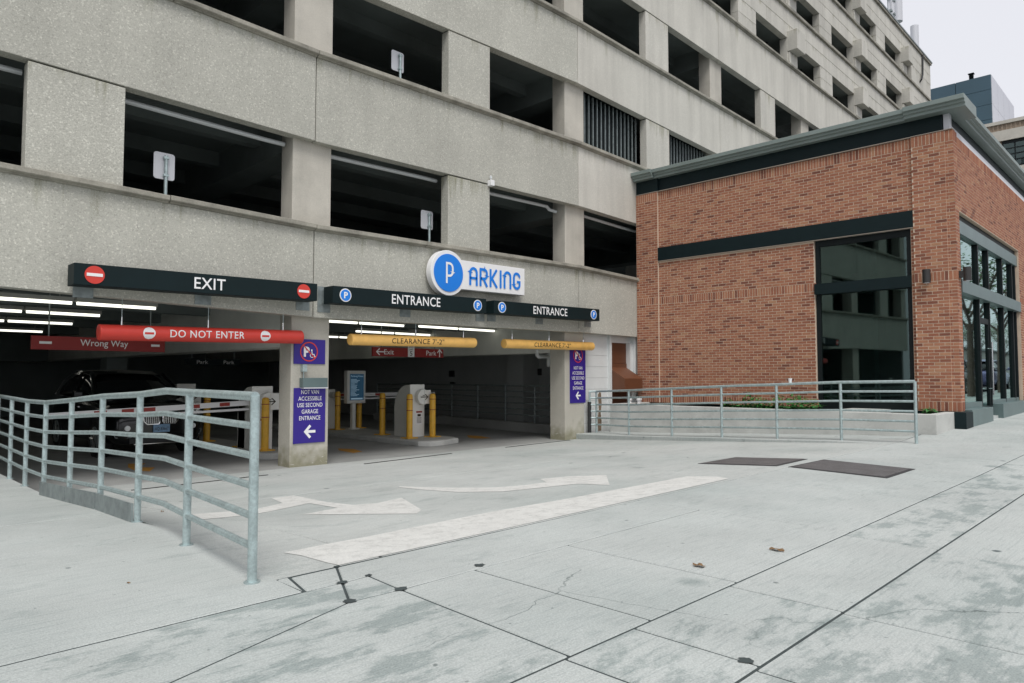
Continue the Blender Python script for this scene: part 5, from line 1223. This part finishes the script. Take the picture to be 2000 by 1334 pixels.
# ================================================================== BEYOND
tower = thing('clad_tower', 'dark blue panel clad block with pale side rising behind the brick store', 'building', (75, 16, 10))
TX, TY, TZ = 70.0, 12.0, 26.7
nz, ny = 6, 5
for j in range(nz):
    for i in range(ny):
        y0, y1 = TY+.02+2.6*i, TY+2.6*(i+1)-.02; z1 = TZ-1.28*j-.025; z0 = TZ-1.28*(j+1)
        MB().box(TX, TX+.2, y0, y1, z0, z1).build('cladding_panel', 'blue_cladding', tower, bevel=.01)
for j in range(3):
    for i in range(4): MB().box(TX+.22+2.5*i, TX+2.5*(i+1)+.18, TY+.005, TY+.2, TZ-2.5*(j+1)+.03, TZ-2.5*j).build('cladding_panel', 'pale_cladding', tower)
MB().box(TX+.1, TX+10.1, TY+.1, TY+14, 10, TZ-.05).build('core', 'joint_fill', tower)
m_ = MB(); P = atX(1897, 147, TX+.6); m_.cyl((P[0], P[1], TZ-.3), (P[0], P[1], TZ+.6), .09, 8)
for k in range(6): m_.box(P[0]-.16, P[0]+.16, P[1]-.16, P[1]+.16, TZ+.05+.09*k, TZ+.075+.09*k)
m_.box(P[0]-.22, P[0]+.22, P[1]-.22, P[1]+.22, TZ+.6, TZ+.65); m_.build('roof_vent', 'black_steel', tower)
hall = thing('tan_hall', 'tan brick building with stone band and gridded window behind the brick store', 'building', (66, 5, 8))
HX = 64.0; zt = atX(1975, 233, HX)[2]
MB().box(HX, HX+12, 7.5, 16, 0, zt-.25).build('wall', 'tan_brick', hall)
MB().box(HX-.15, HX+12, 7.4, 16, zt-.25, zt).build('roof_coping', 'stone', hall)
zb_ = atX(1985, 262, HX)[2]; MB().box(HX-.18, HX+.1, 7.4, 11.9, zb_-.35, zb_+.45).build('stone_band', 'stone', hall)
ym = atX(1900, 260, HX)[1]
for k in range(15): MB().box(HX-.06, HX+.05, 11.8-.28*k-.1, 11.8-.28*k, zb_+.46, zb_+1.0).build('dentil', 'tan_brick', hall)
zw1 = zb_-.36; zw0 = atX(1985, 325, HX)[2]; yw = atX(1957, 290, HX)[1]
wf = MB().box(HX-.03, HX+.06, 7.7, yw, zw0, zw1).build('window', 'frame_black', hall)
for i in range(4):
    for j in range(4):
        y1 = yw-.12-.75*i; hh_ = (zw1-zw0-.3)/4; MB().box(HX-.05, HX-.025, max(7.75, y1-.66), y1, zw0+.15+hh_*j, zw0+.05+hh_*(j+1)).build('pane', 'pane_glass', wf)
MB().box(HX-.25, HX+.1, 7.4, yw+.3, zw0-.5, zw0-.02).build('window_sill', 'stone', hall)
# roof antennas
for (px, pb, pt, r_, lb) in ((1735, 28, -30, .05, 'thin white antenna pole on the garage roof edge'), (1741, 35, -25, .14, 'thick white antenna cylinder with clamps on the garage roof edge'), (1752, 45, -25, .26, 'thickest white antenna cylinder on the garage roof edge'), (1786, 98, 53, .22, 'short white antenna box standing alone on the garage roof edge')):
    a = atY(px, pb, PF+.25); zt = atY(px, pt, PF+.25)[2]; t = thing('antenna', lb, 'antenna', (a[0], PF+.25, a[2]-.6))
    MB().cyl((a[0], PF+.25, a[2]-.6), (a[0], PF+.25, zt-.3), .04, 8).build('mast', 'dark_galv', t)
    MB().cyl((a[0], PF+.22, a[2]+.05), (a[0], PF+.22, zt), r_, 14).build('radome', 'flashing', t, smooth=True)
    for z in (a[2]+.15, (a[2]+zt)/2): MB().box(a[0]-.12, a[0]+.12, PF+.05, PF+.3, z-.05, z+.05).build('clamp', 'dark_galv', t)
# street side seen mirrored in the shopfront
def tree(loc, h, label, seed):
    r_ = random.Random(seed); t = thing('street_tree', label, 'tree', loc, 'street trees by the kerb'); x, y, z = loc
    m_ = MB(); m_.cyl((x, y, z-.1), (x+.1, y, z+h*.4), .16, 10, .11); tips = []
    for k in range(9):
        a = k*2.4; q = Vector((x+.1, y, z+h*(.32+.02*k))); e = q+Vector((math.cos(a)*h*.28, math.sin(a)*h*.28, h*(.25+.25*r_.random()))); m_.cyl(q, e, .06, 6, .02); tips.append(e)
        for j in range(3):
            f = q+(e-q)*r_.uniform(.4, .9); e2 = f+Vector((r_.uniform(-1, 1), r_.uniform(-1, 1), r_.uniform(.2, 1)))*h*.14; m_.cyl(f, e2, .02, 5, .008); tips.append(e2)
    m_.build('trunk', 'bark', t)
    m_ = MB()
    for e in tips:
        for k in range(34):
            c = e+Vector((r_.gauss(0, .42), r_.gauss(0, .42), r_.gauss(0, .35))); d = Vector((r_.uniform(-1, 1), r_.uniform(-1, 1), r_.uniform(-.6, .6))).normalized()*.07; s_ = d.orthogonal().normalized()*.045
            m_.add([c-d, c+s_, c+d, c-s_], [(0, 1, 2, 3)])
    stuff(m_.build('crown', 'tree_leaf', t))
tree((34, .5, .34), 7.5, 'leafy street tree on the kerb beside the silver SUV', 3); tree((40, .5, .4), 8, 'leafy street tree on the kerb beside the violet SUV', 5)
for k, (x, y) in enumerate(((68, -9), (77, -10), (88, -10), (100, -9.5), (114, -10), (130, -10))): tree((x, y, .2), 6.5+k*.7, 'leafy street tree across the road', 11+k)
hs_ = thing('street_house', 'pale house front across the street', 'building', (60, -24, 0))
MB().box(30, 190, -30, -20, -1.3, 5.5).build('wall', 'street_wall', hs_); MB().box(29.5, 190.5, -30.5, -19.5, 5.5, 5.8).build('roof', 'dark_galv', hs_)
for k in range(30): MB().box(33+4.6*k, 34.6+4.6*k, -20.0, -19.95, 1.2, 3.2).build('window', 'car_glass', hs_)
